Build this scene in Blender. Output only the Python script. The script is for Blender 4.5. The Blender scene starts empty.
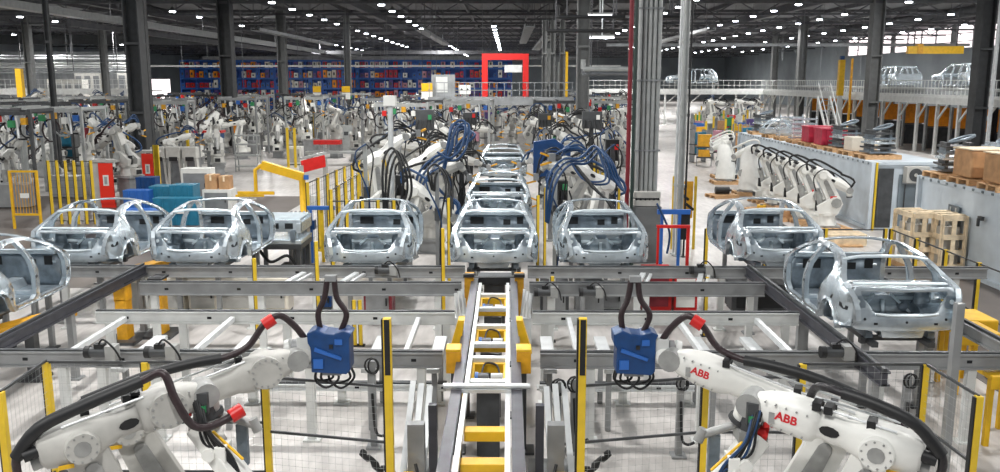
import bpy, math, random
from mathutils import Vector, Matrix
from mathutils.geometry import delaunay_2d_cdt
random.seed(11)
V = Vector
PI = math.pi
sc = bpy.context.scene
C = sc.collection

# ------------------------------------------------------------------ camera
CAMZ = 5.0; F = 865.0; PITCH = math.radians(10.2); YAW = math.radians(0.53)
cam_d = bpy.data.cameras.new('camera'); cam = bpy.data.objects.new('camera', cam_d); C.objects.link(cam)
cam.location = (0, 0, CAMZ); cam.rotation_euler = (PI/2 - PITCH, 0, YAW)
cam_d.sensor_width = 36; cam_d.lens = 36*F/1000; cam_d.clip_end = 600; cam_d.clip_start = 0.1
sc.camera = cam
CM = Matrix.Rotation(YAW, 3, 'Z') @ Matrix.Rotation(PI/2 - PITCH, 3, 'X')

def ray(px, py):
    return CM @ V(((px-500)/F, -(py-236)/F, -1))
def atY(px, py, Y):
    d = ray(px, py); return V((0, 0, CAMZ)) + d*(Y/d.y)
def atZ(px, py, z):
    d = ray(px, py); return V((0, 0, CAMZ)) + d*((z-CAMZ)/d.z)
def X_at(px, Y):
    return atY(px, 236, Y).x

# ------------------------------------------------------------------ materials
def lin(h):
    h = h.lstrip('#'); r = [int(h[i:i+2], 16)/255 for i in (0, 2, 4)]
    return [c/12.92 if c <= .04045 else ((c+.055)/1.055)**2.4 for c in r] + [1]
MATS = {}
def mat(name, hexc, rough=.5, metal=0., noise=0., nscale=6., bump=0., spec=.5, stretch=None):
    m = bpy.data.materials.new(name); m.use_nodes = True
    nt = m.node_tree; b = nt.nodes['Principled BSDF']
    b.inputs['Base Color'].default_value = lin(hexc)
    b.inputs['Roughness'].default_value = rough; b.inputs['Metallic'].default_value = metal
    b.inputs['Specular IOR Level'].default_value = spec
    if noise or bump:
        tc = nt.nodes.new('ShaderNodeTexCoord'); nz = nt.nodes.new('ShaderNodeTexNoise')
        nz.inputs['Scale'].default_value = nscale; nz.inputs['Detail'].default_value = 5
        src = tc.outputs['Object']
        if stretch:
            mp = nt.nodes.new('ShaderNodeMapping'); mp.inputs['Scale'].default_value = stretch
            nt.links.new(src, mp.inputs[0]); src = mp.outputs[0]
        nt.links.new(src, nz.inputs['Vector'])
        if noise:
            mx = nt.nodes.new('ShaderNodeMix'); mx.data_type = 'RGBA'
            c = lin(hexc)
            mx.inputs[6].default_value = [x*(1-noise) for x in c[:3]]+[1]
            mx.inputs[7].default_value = [min(1, x*(1+noise)) for x in c[:3]]+[1]
            rp = nt.nodes.new('ShaderNodeMapRange'); rp.inputs[1].default_value = .3; rp.inputs[2].default_value = .7
            nt.links.new(nz.outputs[0], rp.inputs[0]); nt.links.new(rp.outputs[0], mx.inputs[0])
            nt.links.new(mx.outputs[2], b.inputs['Base Color'])
        if bump:
            bp = nt.nodes.new('ShaderNodeBump'); bp.inputs['Strength'].default_value = bump; bp.inputs['Distance'].default_value = .02
            nt.links.new(nz.outputs[0], bp.inputs['Height']); nt.links.new(bp.outputs[0], b.inputs['Normal'])
    MATS[name] = m; return m
def emis(name, hexc, strength):
    m = bpy.data.materials.new(name); m.use_nodes = True
    b = m.node_tree.nodes['Principled BSDF']; b.inputs['Base Color'].default_value = lin(hexc)
    b.inputs['Emission Color'].default_value = lin(hexc); b.inputs['Emission Strength'].default_value = strength
    MATS[name] = m
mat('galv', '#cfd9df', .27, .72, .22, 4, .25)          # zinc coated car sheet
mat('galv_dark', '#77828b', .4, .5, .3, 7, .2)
mat('galv_light', '#dfe9ee', .3, .3, .1, 5)
mat('hole', '#14171a', .8)
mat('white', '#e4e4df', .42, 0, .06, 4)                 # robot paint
mat('offwhite', '#b4b3ae', .5, 0, .12, 4)  # greyer white; on the near left robots it stands for weaker light
mat('robotgrey', '#9a9b99', .45, .2, .2, 6)
mat('steel', '#8e9091', .42, .25, .16, 3)               # conveyor steel
mat('steel_light', '#cfd1cf', .42, .15, .12, 3)
mat('steel_dark', '#4c4e50', .45, .4, .25, 4)
mat('rail', '#484950', .4, .4, .2, 4)
mat('alu', '#d6d9da', .35, .35, .1, 5)
mat('black', '#17181a', .5, 0, .2, 6)
mat('hose', '#1d1a1e', .42, 0, .25, 30, .3)
mat('hose_brown', '#2b1d20', .4, 0, .3, 25, .3)
mat('blue_cable', '#143c66', .45)
mat('blue', '#0b3c70', .42, 0, .2, 7)
mat('blue_bright', '#2a62b0', .42)
mat('teal', '#23708c', .45, 0, .15, 5)
mat('yellow', '#e2b21c', .45, 0, .12, 5)
mat('yellow_post', '#dcb92a', .45, 0, .1, 5)
mat('amber', '#d39a1e', .5, 0, .2, 6)
mat('red', '#c81f1c', .4, 0, .1, 5)
mat('red_bright', '#e8301c', .4)
mat('maroon', '#7c1f2b', .4, 0, .1, 4)
mat('crimson', '#b32a44', .5, 0, .2, 5)
mat('orange', '#f59422', .5, 0, .2, 5)
mat('green', '#2f8a55', .5)
mat('pipe_green', '#2b3b36', .4)
mat('duct', '#a6a9a8', .4, .3, .12, 4)
mat('duct_dark', '#74777a', .4, .3, .12, 4)
mat('column_grey', '#6c6e6e', .6, .1, .15, 3)
mat('column_dark', '#3c3e40', .6, .1, .2, 3)
mat('ceil_steel', '#57585c', .6, .1, .2, 2)
mat('ceil_pale', '#8b8e90', .6, .1, .2, 2)
mat('container', '#c6d0d8', .5, .0, .1, 2)
mat('container_dark', '#6e7980', .5, .1, .15, 2)
mat('wood', '#c79f74', .7, 0, .3, 9, .2, stretch=(1, 8, 8))
mat('plywood', '#e6d3b4', .7, 0, .25, 5, .1)
mat('carton', '#b98f66', .75, 0, .2, 4)
mat('cream', '#d9d2c4', .55, 0, .08, 4)
mat('rack_blue', '#2656a8', .5)
mat('purple', '#5a4a8a', .5)
mat('pink', '#c08a9a', .5)
mat('ink_red', '#cf1f2a', .5)
emis('lamp_glow', '#f2f6ff', 22)
emis('daylight', '#fff1f2', 2.2)

def floor_mat():
    m = bpy.data.materials.new('floor_concrete'); m.use_nodes = True; nt = m.node_tree; b = nt.nodes['Principled BSDF']
    tc = nt.nodes.new('ShaderNodeTexCoord'); n1 = nt.nodes.new('ShaderNodeTexNoise'); n1.inputs['Scale'].default_value = .35; n1.inputs['Detail'].default_value = 8
    n2 = nt.nodes.new('ShaderNodeTexNoise'); n2.inputs['Scale'].default_value = 6; n2.inputs['Detail'].default_value = 6
    mp = nt.nodes.new('ShaderNodeMapping'); mp.inputs['Scale'].default_value = (1, .25, 1)
    nt.links.new(tc.outputs['Object'], n1.inputs['Vector']); nt.links.new(tc.outputs['Object'], mp.inputs[0]); nt.links.new(mp.outputs[0], n2.inputs['Vector'])
    r = nt.nodes.new('ShaderNodeValToRGB'); r.color_ramp.elements[0].position = .3; r.color_ramp.elements[0].color = lin('#a7a39f'); r.color_ramp.elements[1].position = .7; r.color_ramp.elements[1].color = lin('#d3cfcc')
    nt.links.new(n1.outputs[0], r.inputs[0])
    r2 = nt.nodes.new('ShaderNodeMapRange'); r2.inputs[1].default_value = .35; r2.inputs[2].default_value = .65; r2.inputs[3].default_value = .82; r2.inputs[4].default_value = 1.05
    nt.links.new(n2.outputs[0], r2.inputs[0])
    mx = nt.nodes.new('ShaderNodeMix'); mx.data_type = 'RGBA'; mx.blend_type = 'MULTIPLY'; mx.inputs[0].default_value = 1
    nt.links.new(r.outputs[0], mx.inputs[6]); nt.links.new(r2.outputs[0], mx.inputs[7])
    nt.links.new(mx.outputs[2], b.inputs['Base Color']); b.inputs['Roughness'].default_value = .38
    MATS['floor'] = m
floor_mat()
mat('floor_brown', '#5d5550', .45, 0, .2, .8)
mat('roof_deck', '#68696c', .7, .1, .2, 1.2, .0, stretch=(8, .3, 1))
mat('wall_far', '#8f979c', .7, 0, .2, .2)
mat('wall_white', '#dfe2e3', .7, 0, .08, .3)
mat('wall_far2', '#a9adb0', .7, 0, .25, .5, stretch=(4, 1, 1))

# ------------------------------------------------------------------ mesh builder
class MB:
    def __init__(s): s.v = []; s.f = []; s.mi = []; s.sm = []; s.mats = []; s.cur = 0
    def m(s, name):
        if name not in s.mats: s.mats.append(name)
        s.cur = s.mats.index(name); return s
    def add(s, vs, fs, smooth=False):
        if not s.mats: s.m('steel')
        o = len(s.v); s.v += [tuple(v) for v in vs]
        for f in fs: s.f.append([i+o for i in f]); s.mi.append(s.cur); s.sm.append(smooth)
        return s
    def box(s, c, d, R=None, ch=0):
        c = V(c); x, y, z = d[0]/2, d[1]/2, d[2]/2
        vs = [V((a*x, b*y, e*z)) for a in (-1, 1) for b in (-1, 1) for e in (-1, 1)]
        if R is not None: vs = [R @ v for v in vs]
        return s.add([c+v for v in vs], [(0, 1, 3, 2), (4, 6, 7, 5), (0, 4, 5, 1), (2, 3, 7, 6), (0, 2, 6, 4), (1, 5, 7, 3)])
    def beam(s, p0, p1, w, h, up=(0, 0, 1)):
        p0 = V(p0); p1 = V(p1); d = (p1-p0); L = d.length; d.normalize(); up = V(up)
        if abs(d.dot(up)) > .98: up = V((0, 1, 0))
        side = d.cross(up).normalized(); u = side.cross(d)
        R = Matrix((side, d, u)).transposed()
        return s.box((p0+p1)/2, (w, L, h), R)
    def tube(s, pts, r, n=8, cap=True):
        pts = [V(p) for p in pts]; k = len(pts); rr = r if isinstance(r, (list, tuple)) else [r]*k
        T = []
        for i in range(k):
            t = pts[min(i+1, k-1)]-pts[max(i-1, 0)]; T.append(t.normalized() if t.length > 1e-9 else V((0, 0, 1)))
        ref = V((0, 0, 1)) if abs(T[0].z) < .9 else V((1, 0, 0))
        nrm = T[0].cross(ref).normalized(); vs = []
        for i in range(k):
            nrm = (nrm - T[i]*nrm.dot(T[i]))
            nrm = nrm.normalized() if nrm.length > 1e-6 else T[i].orthogonal().normalized()
            b = T[i].cross(nrm)
            for j in range(n):
                a = 2*PI*j/n; vs.append(pts[i]+(nrm*math.cos(a)+b*math.sin(a))*rr[i])
        fs = []
        for i in range(k-1):
            for j in range(n):
                j2 = (j+1) % n; fs.append((i*n+j, i*n+j2, (i+1)*n+j2, (i+1)*n+j))
        s.add(vs, fs, n > 4)
        if cap: s.add(vs[:n], [tuple(range(n-1, -1, -1))]); s.add(vs[-n:], [tuple(range(n))])
        return s
    def cyl(s, p0, p1, r0, r1=None, n=14):
        return s.tube([p0, p1], [r0, r0 if r1 is None else r1], n)
    def extr(s, poly, fmap, t0, t1):
        """poly 2D convex-ish; fmap(a,b,t)->3D"""
        n = len(poly); vs = [fmap(a, b, t0) for a, b in poly]+[fmap(a, b, t1) for a, b in poly]
        fs = [tuple(range(n-1, -1, -1)), tuple(range(n, 2*n))]+[(i, (i+1) % n, n+(i+1) % n, n+i) for i in range(n)]
        return s.add(vs, fs)
    def loft(s, secs, smooth=True):
        n = len(secs[0]); vs = [v for sec in secs for v in sec]; fs = []
        for i in range(len(secs)-1):
            for j in range(n): fs.append((i*n+j, i*n+(j+1) % n, (i+1)*n+(j+1) % n, (i+1)*n+j))
        s.add(vs, fs, smooth)
        s.add(secs[0], [tuple(range(n-1, -1, -1))]); s.add(secs[-1], [tuple(range(n))]); return s
    def plate(s, outline, holes, fo, fi, step=.12):
        """sheet with holes, outer surface fo(a,b), inner surface fi(a,b), closed round every edge"""
        loops = [outline]+holes; pts = []; edges = []; ranges = []
        for lp in loops:
            L = []; n = len(lp)
            for i in range(n):
                a = V(lp[i]); b = V(lp[(i+1) % n]); k = max(1, int((b-a).length/step))
                for j in range(k): L.append(a+(b-a)*j/k)
            o = len(pts); pts += L; ranges.append((o, len(L))); edges += [(o+i, o+(i+1) % len(L)) for i in range(len(L))]
        def inside(p, lp):
            c = False; n = len(lp)
            for i in range(n):
                x1, y1 = lp[i]; x2, y2 = lp[(i+1) % n]
                if (y1 > p[1]) != (y2 > p[1]) and p[0] < (x2-x1)*(p[1]-y1)/(y2-y1)+x1: c = not c
            return c
        xs = [p[0] for p in outline]; ys = [p[1] for p in outline]
        nb = len(pts)
        x = min(xs)+step/2
        while x < max(xs):
            y = min(ys)+step/2
            while y < max(ys):
                q = (x, y)
                if inside(q, outline) and not any(inside(q, h) for h in holes) and min((V(q)-p).length for p in pts[:nb]) > step*.45: pts.append(V(q))
                y += step
            x += step
        r = delaunay_2d_cdt(pts, edges, [], 0, 1e-6)
        vs2, fs2 = r[0], r[2]
        ft = []
        for f in fs2:
            c = sum((vs2[i] for i in f), V((0, 0)))/len(f)
            if inside(c, outline) and not any(inside(c, h) for h in holes): ft.append(tuple(f))
        n = len(vs2); vs = [V(fo(*p)) for p in vs2]+[V(fi(*p)) for p in vs2]
        cnt = {}
        for f in ft:
            for i in range(len(f)): e = (f[i], f[(i+1) % len(f)]); cnt[e] = 1
        fs = list(ft)+[tuple(i+n for i in reversed(f)) for f in ft]
        for (a, b) in cnt:
            if (b, a) not in cnt: fs.append((b, a, a+n, b+n))
        nf = 2*len(ft); s.add(vs, fs, False); k = len(s.sm)-len(fs)
        for i in range(nf): s.sm[k+i] = True
        return s
    def mesh(s, name):
        me = bpy.data.meshes.new(name); me.from_pydata(s.v, [], s.f)
        for n in s.mats: me.materials.append(MATS[n])
        me.polygons.foreach_set('material_index', s.mi); me.polygons.foreach_set('use_smooth', s.sm); me.update(); return me
    def build(s, name, parent=None, bevel=0, label=None):
        o = bpy.data.objects.new(name, s.mesh(name)); C.objects.link(o)
        if parent: o.parent = parent
        if bevel:
            b = o.modifiers.new('bevel', 'BEVEL'); b.width = bevel; b.segments = 2; b.limit_method = 'ANGLE'; b.angle_limit = .7
        if label: o['label'] = label
        return o

def smooth_path(pts, k=6):
    pts = [V(p) for p in pts]; out = []; n = len(pts)
    for i in range(n-1):
        p0 = pts[max(i-1, 0)]; p1 = pts[i]; p2 = pts[i+1]; p3 = pts[min(i+2, n-1)]
        for j in range(k):
            t = j/k
            out.append(.5*((2*p1)+(p2-p0)*t+(2*p0-5*p1+4*p2-p3)*t*t+(3*p1-p0-3*p2+p3)*t*t*t))
    out.append(pts[-1]); return out

def tag(o, label, cat, group=None, kind=None):
    o['label'] = label; o['category'] = cat
    if group: o['group'] = group
    elif 'group' in o: del o['group']
    if kind: o['kind'] = kind
    return o
def empty(name, loc=(0, 0, 0), rz=0):
    o = bpy.data.objects.new(name, None); C.objects.link(o); o.location = loc; o.rotation_euler = (0, 0, rz); return o
def struct(mb, name, label=None, bevel=0):
    o = mb.build(name, bevel=bevel); o['kind'] = 'structure'
    if label: o['label'] = label
    return o
KIDS = {}
def kids(o):
    return [c for c in bpy.data.objects if c.parent == o]
def copy_tree(o, tree, parent=None):
    c = o.copy(); C.objects.link(c)
    if parent: c.parent = parent
    for ch, sub in tree: copy_tree(ch, sub, c)
    return c
def tree_of(o): return [(c, tree_of(c)) for c in o.children]
PROTO = {}
def spawn(key, builder, loc, rz=0, label='', cat='', group=None, s=1):
    if key not in PROTO:
        o = builder(); bpy.context.view_layer.update(); PROTO[key] = (o, tree_of(o))
    else:
        src, tr = PROTO[key]; o = copy_tree(src, tr)
    o.location = loc; o.rotation_euler = (0, 0, rz); o.scale = (s, s, s) if not isinstance(s, tuple) else s
    tag(o, label, cat, group); return o

# ------------------------------------------------------------------ the building
m = MB().m('floor'); m.box((-5, 112, -.1), (150, 250, .2)); struct(m, 'floor')
m = MB().m('floor_brown').box((-25, 29, .004), (33, 17, .008)); struct(m, 'floor_side', 'brown-grey walkway floor by the yellow posts at left')
m = MB().m('floor_brown').box((10.2, 13, .004), (4.4, 22, .008)); struct(m, 'floor_aisle', 'brown-grey gangway floor beyond the corner fence at right')
m = MB().m('roof_deck').box((-5, 141, 12.1), (150, 192, .2)); struct(m, 'ceiling')
m = MB().m('wall_far').box((-5, 236, 6), (150, .4, 12)); struct(m, 'wall_back')
m = MB().m('wall_far').box((-80, 147, 6), (.4, 180, 12)); struct(m, 'wall_left')
m = MB().m('wall_far')
m.box((58, 147, 4.55), (.4, 180, 9.1)); m.box((58, 147, 11.9), (.4, 180, .2)); m.box((58, 194.5, 10.45), (.4, 85, 2.7)); struct(m, 'wall_right')
n = 0
for k in range(5):
    y0 = 62+k*18
    g = MB().m('daylight').box((58, y0+8.6, 10.45), (.06, 16.8, 2.7)); f = MB().m('ceil_pale')
    o = g.build('window_%d' % (k+1)); o['kind'] = 'structure'
    for i in range(5): f.box((57.9, y0+.2+i*4.2, 10.45), (.25, .14, 2.7))
    f.box((57.9, y0+8.6, 10.9), (.2, 16.8, .1)); f.box((57.9, y0+8.6, 9.9), (.2, 16.8, .1))
    f.box((57.9, y0+17.5, 10.45), (.3, .9, 2.7)); fo = f.build('window_frame', o)
m = MB().m('wall_far2')
m.box((-62, 118, 4.4), (26, .3, 8.8)); struct(m, 'wall_partition', 'white partition wall of the neighbouring hall')
# beams and trusses below the deck
tn = 0
def trim(mb, label):
    global tn
    tn += 1; return struct(mb, 'trim_%d' % tn, label)
for y in list(range(66, 232, 12)):
    m = MB().m('ceil_steel')
    m.beam((-78, y, 11.9), (56, y, 11.9), .25, .3); m.beam((-78, y, 10.7), (56, y, 10.7), .2, .2)
    x = -78
    while x < 55: m.beam((x, y, 10.7), (x+2, y, 11.85), .1, .1, (0, 1, 0)); m.beam((x+2, y, 11.85), (x+4, y, 10.7), .1, .1, (0, 1, 0)); x += 4
    trim(m, 'cross truss under the roof')
for X, mt in ((-69, 'ceil_steel'), (-51, 'ceil_steel'), (-33, 'ceil_steel'), (-12.6, 'ceil_steel'), (5, 'ceil_steel'), (24.5, 'ceil_steel'), (43, 'ceil_steel')):
    m = MB().m(mt); m.box((X, 147, 11.2), (.45, 176, .7)); trim(m, 'long roof girder')
for X in range(-76, 56, 6):
    m = MB().m('ceil_steel'); m.box((X, 147, 11.8), (.16, 176, .35)); trim(m, 'roof purlin')
m = MB().m('duct'); m.box((-26.9, 138, 9.05), (.7, 187, .42)); m.m('ceil_steel'); m.box((-27.3, 145, 8.5), (.25, 180, .35))
for y in range(48, 230, 6): m.beam((-26.9, y, 9.1), (-26.9, y, 11.98), .05, .05)
tag(m.build('service_duct'), 'long pale grey duct hung under the roof from top left corner', 'duct')
m = MB().m('column_dark'); m.box((-55, 112, 10.1), (52, .6, 1.2)); trim(m, 'dark transverse roof girder over the left hall')
m = MB().m('ceil_steel'); m.box((-12, 128, 9.0), (33, .35, .5)); trim(m, 'grey transverse girder above the blue racks')
m = MB().m('ceil_pale'); m.box((-20, 150, 8.75), (64, .5, .55)); trim(m, 'pale transverse girder before the far racks')
m = MB().m('steel_light'); m.box((-18, 118, 6.9), (66, .25, .22)); trim(m, 'thin pale pipe rail across the left hall')
m = MB().m('ceil_pale'); m.box((34, 108, 9.25), (44, .3, .35)); trim(m, 'pale pipe beam across the right hall')

# lamps
def build_lamp():
    r = empty('high_bay_lamp')
    m = MB().m('duct_dark'); m.tube([(0, 0, .08), (0, 0, .16), (0, 0, .34), (0, 0, .42)], [.27, .25, .13, .1], 12)
    m.build('lamp_housing', r)
    MB().m('lamp_glow').cyl((0, 0, .0), (0, 0, .08), .23, .25, 12).build('diffuser', r)
    MB().m('ceil_steel').cyl((0, 0, .42), (0, 0, 1.5), .02, None, 5).build('hanger_rod', r)
    return r
lamp_rows = [(-60.5, 90, 150, 6), (-43, 66, 150, 6), (-27.3, 66, 170, 6.2), (-17, 64, 150, 6), (-9.4, 60, 226, 6), (-1.5, 92, 226, 6), (13, 62, 120, 6.2), (21.4, 60, 160, 6), (28.6, 58, 170, 6), (37.6, 58, 180, 6), (46, 62, 180, 7)]
for X, y0, y1, dy in lamp_rows:
    y = y0
    while y < y1:
        if not (X < -44 and y < 100) or True:
            spawn('lamp', build_lamp, (X, y, 10.45), 0, 'round white high-bay lamp hanging in a row under the dark roof', 'lamp', 'high-bay lamps in long rows under the roof')
        y += dy
def light(loc, power, size=.5, col=(1, .985, .96)):
    d = bpy.data.lights.new('lamp_light', 'AREA'); d.shape = 'DISK'; d.size = size; d.energy = power; d.color = col
    o = bpy.data.objects.new('lamp_light', d); C.objects.link(o); o.location = loc; return o
LP = 860
for X in (-43, -27.3, -9.4, -1.5, 13, 28.6, 42):
    for y in (2, 14, 26, 40, 56, 75, 98, 125, 160, 200):
        if X in (-1.5,) and y > 60: continue
        light((X, y, 10.3), LP*(1.0 if y < 50 else 1.3 if y < 90 else 2.4), .6)
for X in (-60, -52): 
    for y in (80, 100): light((X, y, 9.2), 1500)

# columns
cn = 0
def column(px, Y, w, mt, z1=11.5, d=None, label=''):
    X = X_at(px, Y); d = d or w
    m = MB().m(mt); t = w*.09
    m.box((X-w/2+t/2, Y, z1/2), (t, d, z1)); m.box((X+w/2-t/2, Y, z1/2), (t, d, z1)); m.box((X, Y, z1/2), (w-2*t, t*1.2, z1))
    m.box((X, Y, .04), (w*1.5, d*1.5, .08))
    for z in (3.4, 6.8): m.box((X, Y, z), (w*1.04, d*1.04, .12))
    o = m.build('steel_column'); o['kind'] = 'structure'; o['label'] = label
column(149, 44, .75, 'column_dark', label='dark steel column at left')
column(158, 46, .35, 'column_dark', label='dark column beside')
column(237, 66, .95, 'column_dark', label='dark column')
column(66, 42, .22, 'column_dark', label='thin dark column'); column(5, 42, .25, 'column_dark', label='thin dark post at left edge')
column(290, 84, .8, 'column_grey', label='grey column'); column(353, 90, .6, 'column_grey', label='grey column'); column(46, 90, .7, 'column_grey', label='grey column'); column(118, 90, .6, 'column_grey', label='grey column')
column(580, 48, .68, 'column_grey', label='grey column right of the conveyor')
column(861, 66, .85, 'column_grey', label='grey column by mezzanine'); column(791, 92, .8, 'column_grey', label='grey column by mezzanine'); column(765, 120, .8, 'column_grey', label='grey column')
column(965, 52, .8, 'column_dark', label='dark column'); column(981, 54, .4, 'column_dark', label='dark column'); column(978, 50, .16, 'alu', label='white pipe')
for px in (543, 551, 560): column(px, 60, .35, 'column_grey', z1=9, label='grey gantry post')

# ------------------------------------------------------------------ car body in white
def cW(y, z):
    w = .87 - .03*((z-.2)/.35)**2 if z < .5 else .848 - (z-.5)*.47
    if y < .35: w -= .16*((.35-y)/.35)**2
    if y > 3.0: w -= .03
    if z < .35 and .35 < y < 1.25: w += .025*max(0, 1-abs((y-.8)/.45))
    return w
def arc(cx, cz, r, a0, a1, n):
    return [(cx+r*math.cos(math.radians(a0+(a1-a0)*i/n)), cz+r*math.sin(math.radians(a0+(a1-a0)*i/n))) for i in range(n+1)]
def build_car():
    r = empty('car_shell')
    out = [(.10, .02), (.0, .12), (.02, .28), (.08, .44), (.22, .55), (.42, .60), (.62, .70), (.85, .86), (1.08, .97), (1.4, 1.04), (1.8, 1.07), (2.15, 1.05), (2.5, .97), (2.85, .78), (3.15, .58), (3.3, .5), (3.36, .42), (3.34, .0), (3.2, -.12), (1.3, -.13)] + arc(.82, -.1, .36, 0, 180, 9)[1:] + [(.4, -.02)]
    rear = [(1.30, -.02), (1.30, .2), (1.2, .40), (1.08, .52), (1.02, .66), (1.12, .82), (1.35, .93), (1.7, .985), (1.93, .985), (1.98, .75), (2.0, .4), (1.99, .0), (1.9, -.05), (1.4, -.05)]
    front = [(2.12, .0), (2.13, .4), (2.09, .75), (2.05, .985), (2.3, .95), (2.6, .83), (2.9, .64), (3.1, .5), (3.17, .36), (3.17, .05), (3.05, -.05), (2.2, -.05)]
    qtr = [(.66, .56), (.8, .72), (.95, .8), (.97, .68), (.95, .56), (.85, .52)]
    for sg in (-1, 1):
        m = MB().m('galv')
        m.plate(out, [rear, front], lambda y, z: (sg*cW(y, z), y, z), lambda y, z: (sg*(cW(y, z)-.075), y, z), .13)
        o = m.build('side_frame', r, .012)
        a = MB().m('hole'); a.extr([(.12, .30), (.3, .34), (.3, .28), (.2, .25), (.13, .25)], lambda y, z, t: (sg*(cW(y, z)+t), y, z), -.01, .004); a.m('hole')
        for (y, z, q) in ((2.05, .3, .025), (.62, .36, .05), (3.25, .2, .03), (1.2, .1, .02), (2.06, .6, .02)):
            a.extr([(y+q*math.cos(i*PI/4), z+q*math.sin(i*PI/4)) for i in range(8)], lambda y, z, t: (sg*(cW(y, z)+t), y, z), -.01, .004)
        a.build('access_hole', o)
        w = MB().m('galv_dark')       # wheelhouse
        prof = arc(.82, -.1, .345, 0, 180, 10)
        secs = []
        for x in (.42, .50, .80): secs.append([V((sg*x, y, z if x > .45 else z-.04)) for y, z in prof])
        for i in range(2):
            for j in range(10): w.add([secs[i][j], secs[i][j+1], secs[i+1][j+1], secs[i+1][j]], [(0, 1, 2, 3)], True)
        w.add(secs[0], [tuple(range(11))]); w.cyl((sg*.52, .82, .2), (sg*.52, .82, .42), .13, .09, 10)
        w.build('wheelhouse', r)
    # rear panel
    def ry(x, z): return (.035 + (0 if z < .2 else (z-.2)*.22) + .12*(x/.8)**2 - (.03 if z < .18 else 0))
    po = [(-.66, -.03), (-.76, .03), (-.79, .2), (-.79, .34), (-.755, .45), (-.68, .57), (.68, .57), (.755, .45), (.79, .34), (.79, .2), (.76, .03), (.66, -.03)]
    hole = [(-.61, .515), (.61, .515), (.60, .44), (.50, .33), (.46, .25), (.40, .215), (-.40, .215), (-.46, .25), (-.50, .33), (-.60, .44)]
    m = MB().m('galv').plate(po, [hole], lambda x, z: (x, ry(x, z), z), lambda x, z: (x, ry(x, z)+.05, z), .11)
    o = m.build('rear_panel', r, .01)
    m = MB().m('galv_light'); m.tube([(-.44, .03, .215), (-.2, .015, .19), (.2, .015, .19), (.44, .03, .215)], .018, 6)
    m.build('trunk_sill', o)
    m = MB().m('hole')
    for x in (-.42, .42): m.box((x, ry(x, .06)-.003, .07), (.05, .012, .03)); m.cyl((x*1.35, ry(x*1.35, .12)+.02, .13), (x*1.35, ry(x*1.35, .12)-.006, .13), .02, None, 8)
    m.cyl((0, .03, .1), (0, .0, .1), .018, None, 8); m.build('bumper_hole', o)
    for sg in (-1, 1):
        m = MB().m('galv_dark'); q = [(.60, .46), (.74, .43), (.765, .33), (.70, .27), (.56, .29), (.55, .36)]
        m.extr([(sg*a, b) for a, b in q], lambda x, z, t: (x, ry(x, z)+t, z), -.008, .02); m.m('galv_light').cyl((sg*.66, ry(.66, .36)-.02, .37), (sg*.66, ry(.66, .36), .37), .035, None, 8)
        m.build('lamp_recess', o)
    m = MB().m('galv_light'); m.beam((-.66, .36, .59), (.66, .36, .59), .11, .028); m.build('deck_crossbar', r, .01)
    m = MB().m('galv_light'); m.tube(smooth_path([(-.62, 1.0, .90), (-.4, 1.02, .955), (0, 1.0, .975), (.4, 1.02, .955), (.62, 1.0, .90)], 3), .035, 8); m.build('rear_header', r)
    m = MB().m('galv'); m.tube(smooth_path([(-.60, 2.35, .985), (-.3, 2.45, 1.03), (0, 2.47, 1.04), (.3, 2.45, 1.03), (.60, 2.35, .985)], 3), .03, 8); m.build('windscreen_header', r)
    m = MB().m('galv'); m.beam((-.74, 3.1, .53), (.74, 3.1, .53), .16, .07); m.m('galv_light').beam((-.74, 3.02, .57), (.74, 3.02, .57), .03, .02); m.build('cowl', r, .01)
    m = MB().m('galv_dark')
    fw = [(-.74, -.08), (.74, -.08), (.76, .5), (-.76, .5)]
    m.plate(fw, [], lambda x, z: (x, 3.16, z), lambda x, z: (x, 3.2, z), .2); m.m('hole').box((-.42, 3.155, .36), (.3, .02, .16)).box((.25, 3.155, .32), (.16, .02, .12)).box((.55, 3.155, .36), (.14, .02, .16)); m.build('firewall', r)  # firewall openings left solid, their shade painted as dark patches
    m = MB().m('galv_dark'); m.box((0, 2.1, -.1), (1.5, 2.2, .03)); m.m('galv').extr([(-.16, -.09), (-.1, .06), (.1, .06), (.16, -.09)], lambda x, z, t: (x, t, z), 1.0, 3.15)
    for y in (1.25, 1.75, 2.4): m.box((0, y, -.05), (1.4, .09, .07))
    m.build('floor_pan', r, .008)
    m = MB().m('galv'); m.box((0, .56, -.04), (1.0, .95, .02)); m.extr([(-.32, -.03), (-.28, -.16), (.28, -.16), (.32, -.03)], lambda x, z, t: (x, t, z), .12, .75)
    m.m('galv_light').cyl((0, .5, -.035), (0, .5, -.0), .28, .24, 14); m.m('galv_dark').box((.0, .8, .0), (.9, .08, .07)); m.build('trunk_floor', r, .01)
    for sg in (-1, 1):
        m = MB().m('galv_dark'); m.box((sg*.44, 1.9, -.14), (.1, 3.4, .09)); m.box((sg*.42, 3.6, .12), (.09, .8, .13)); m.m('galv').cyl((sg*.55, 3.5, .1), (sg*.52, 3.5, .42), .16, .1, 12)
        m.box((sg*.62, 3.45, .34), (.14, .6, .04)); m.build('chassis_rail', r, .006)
    m = MB().m('galv'); bo = [(-.74, -.05), (.74, -.05), (.74, .48), (-.74, .48)]
    bh = [[(-.12, .28), (.12, .28), (.12, .38), (-.12, .38)]]
    m.plate(bo, bh, lambda x, z: (x, .98+.1*z, z), lambda x, z: (x, 1.01+.1*z, z), .15)
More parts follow.
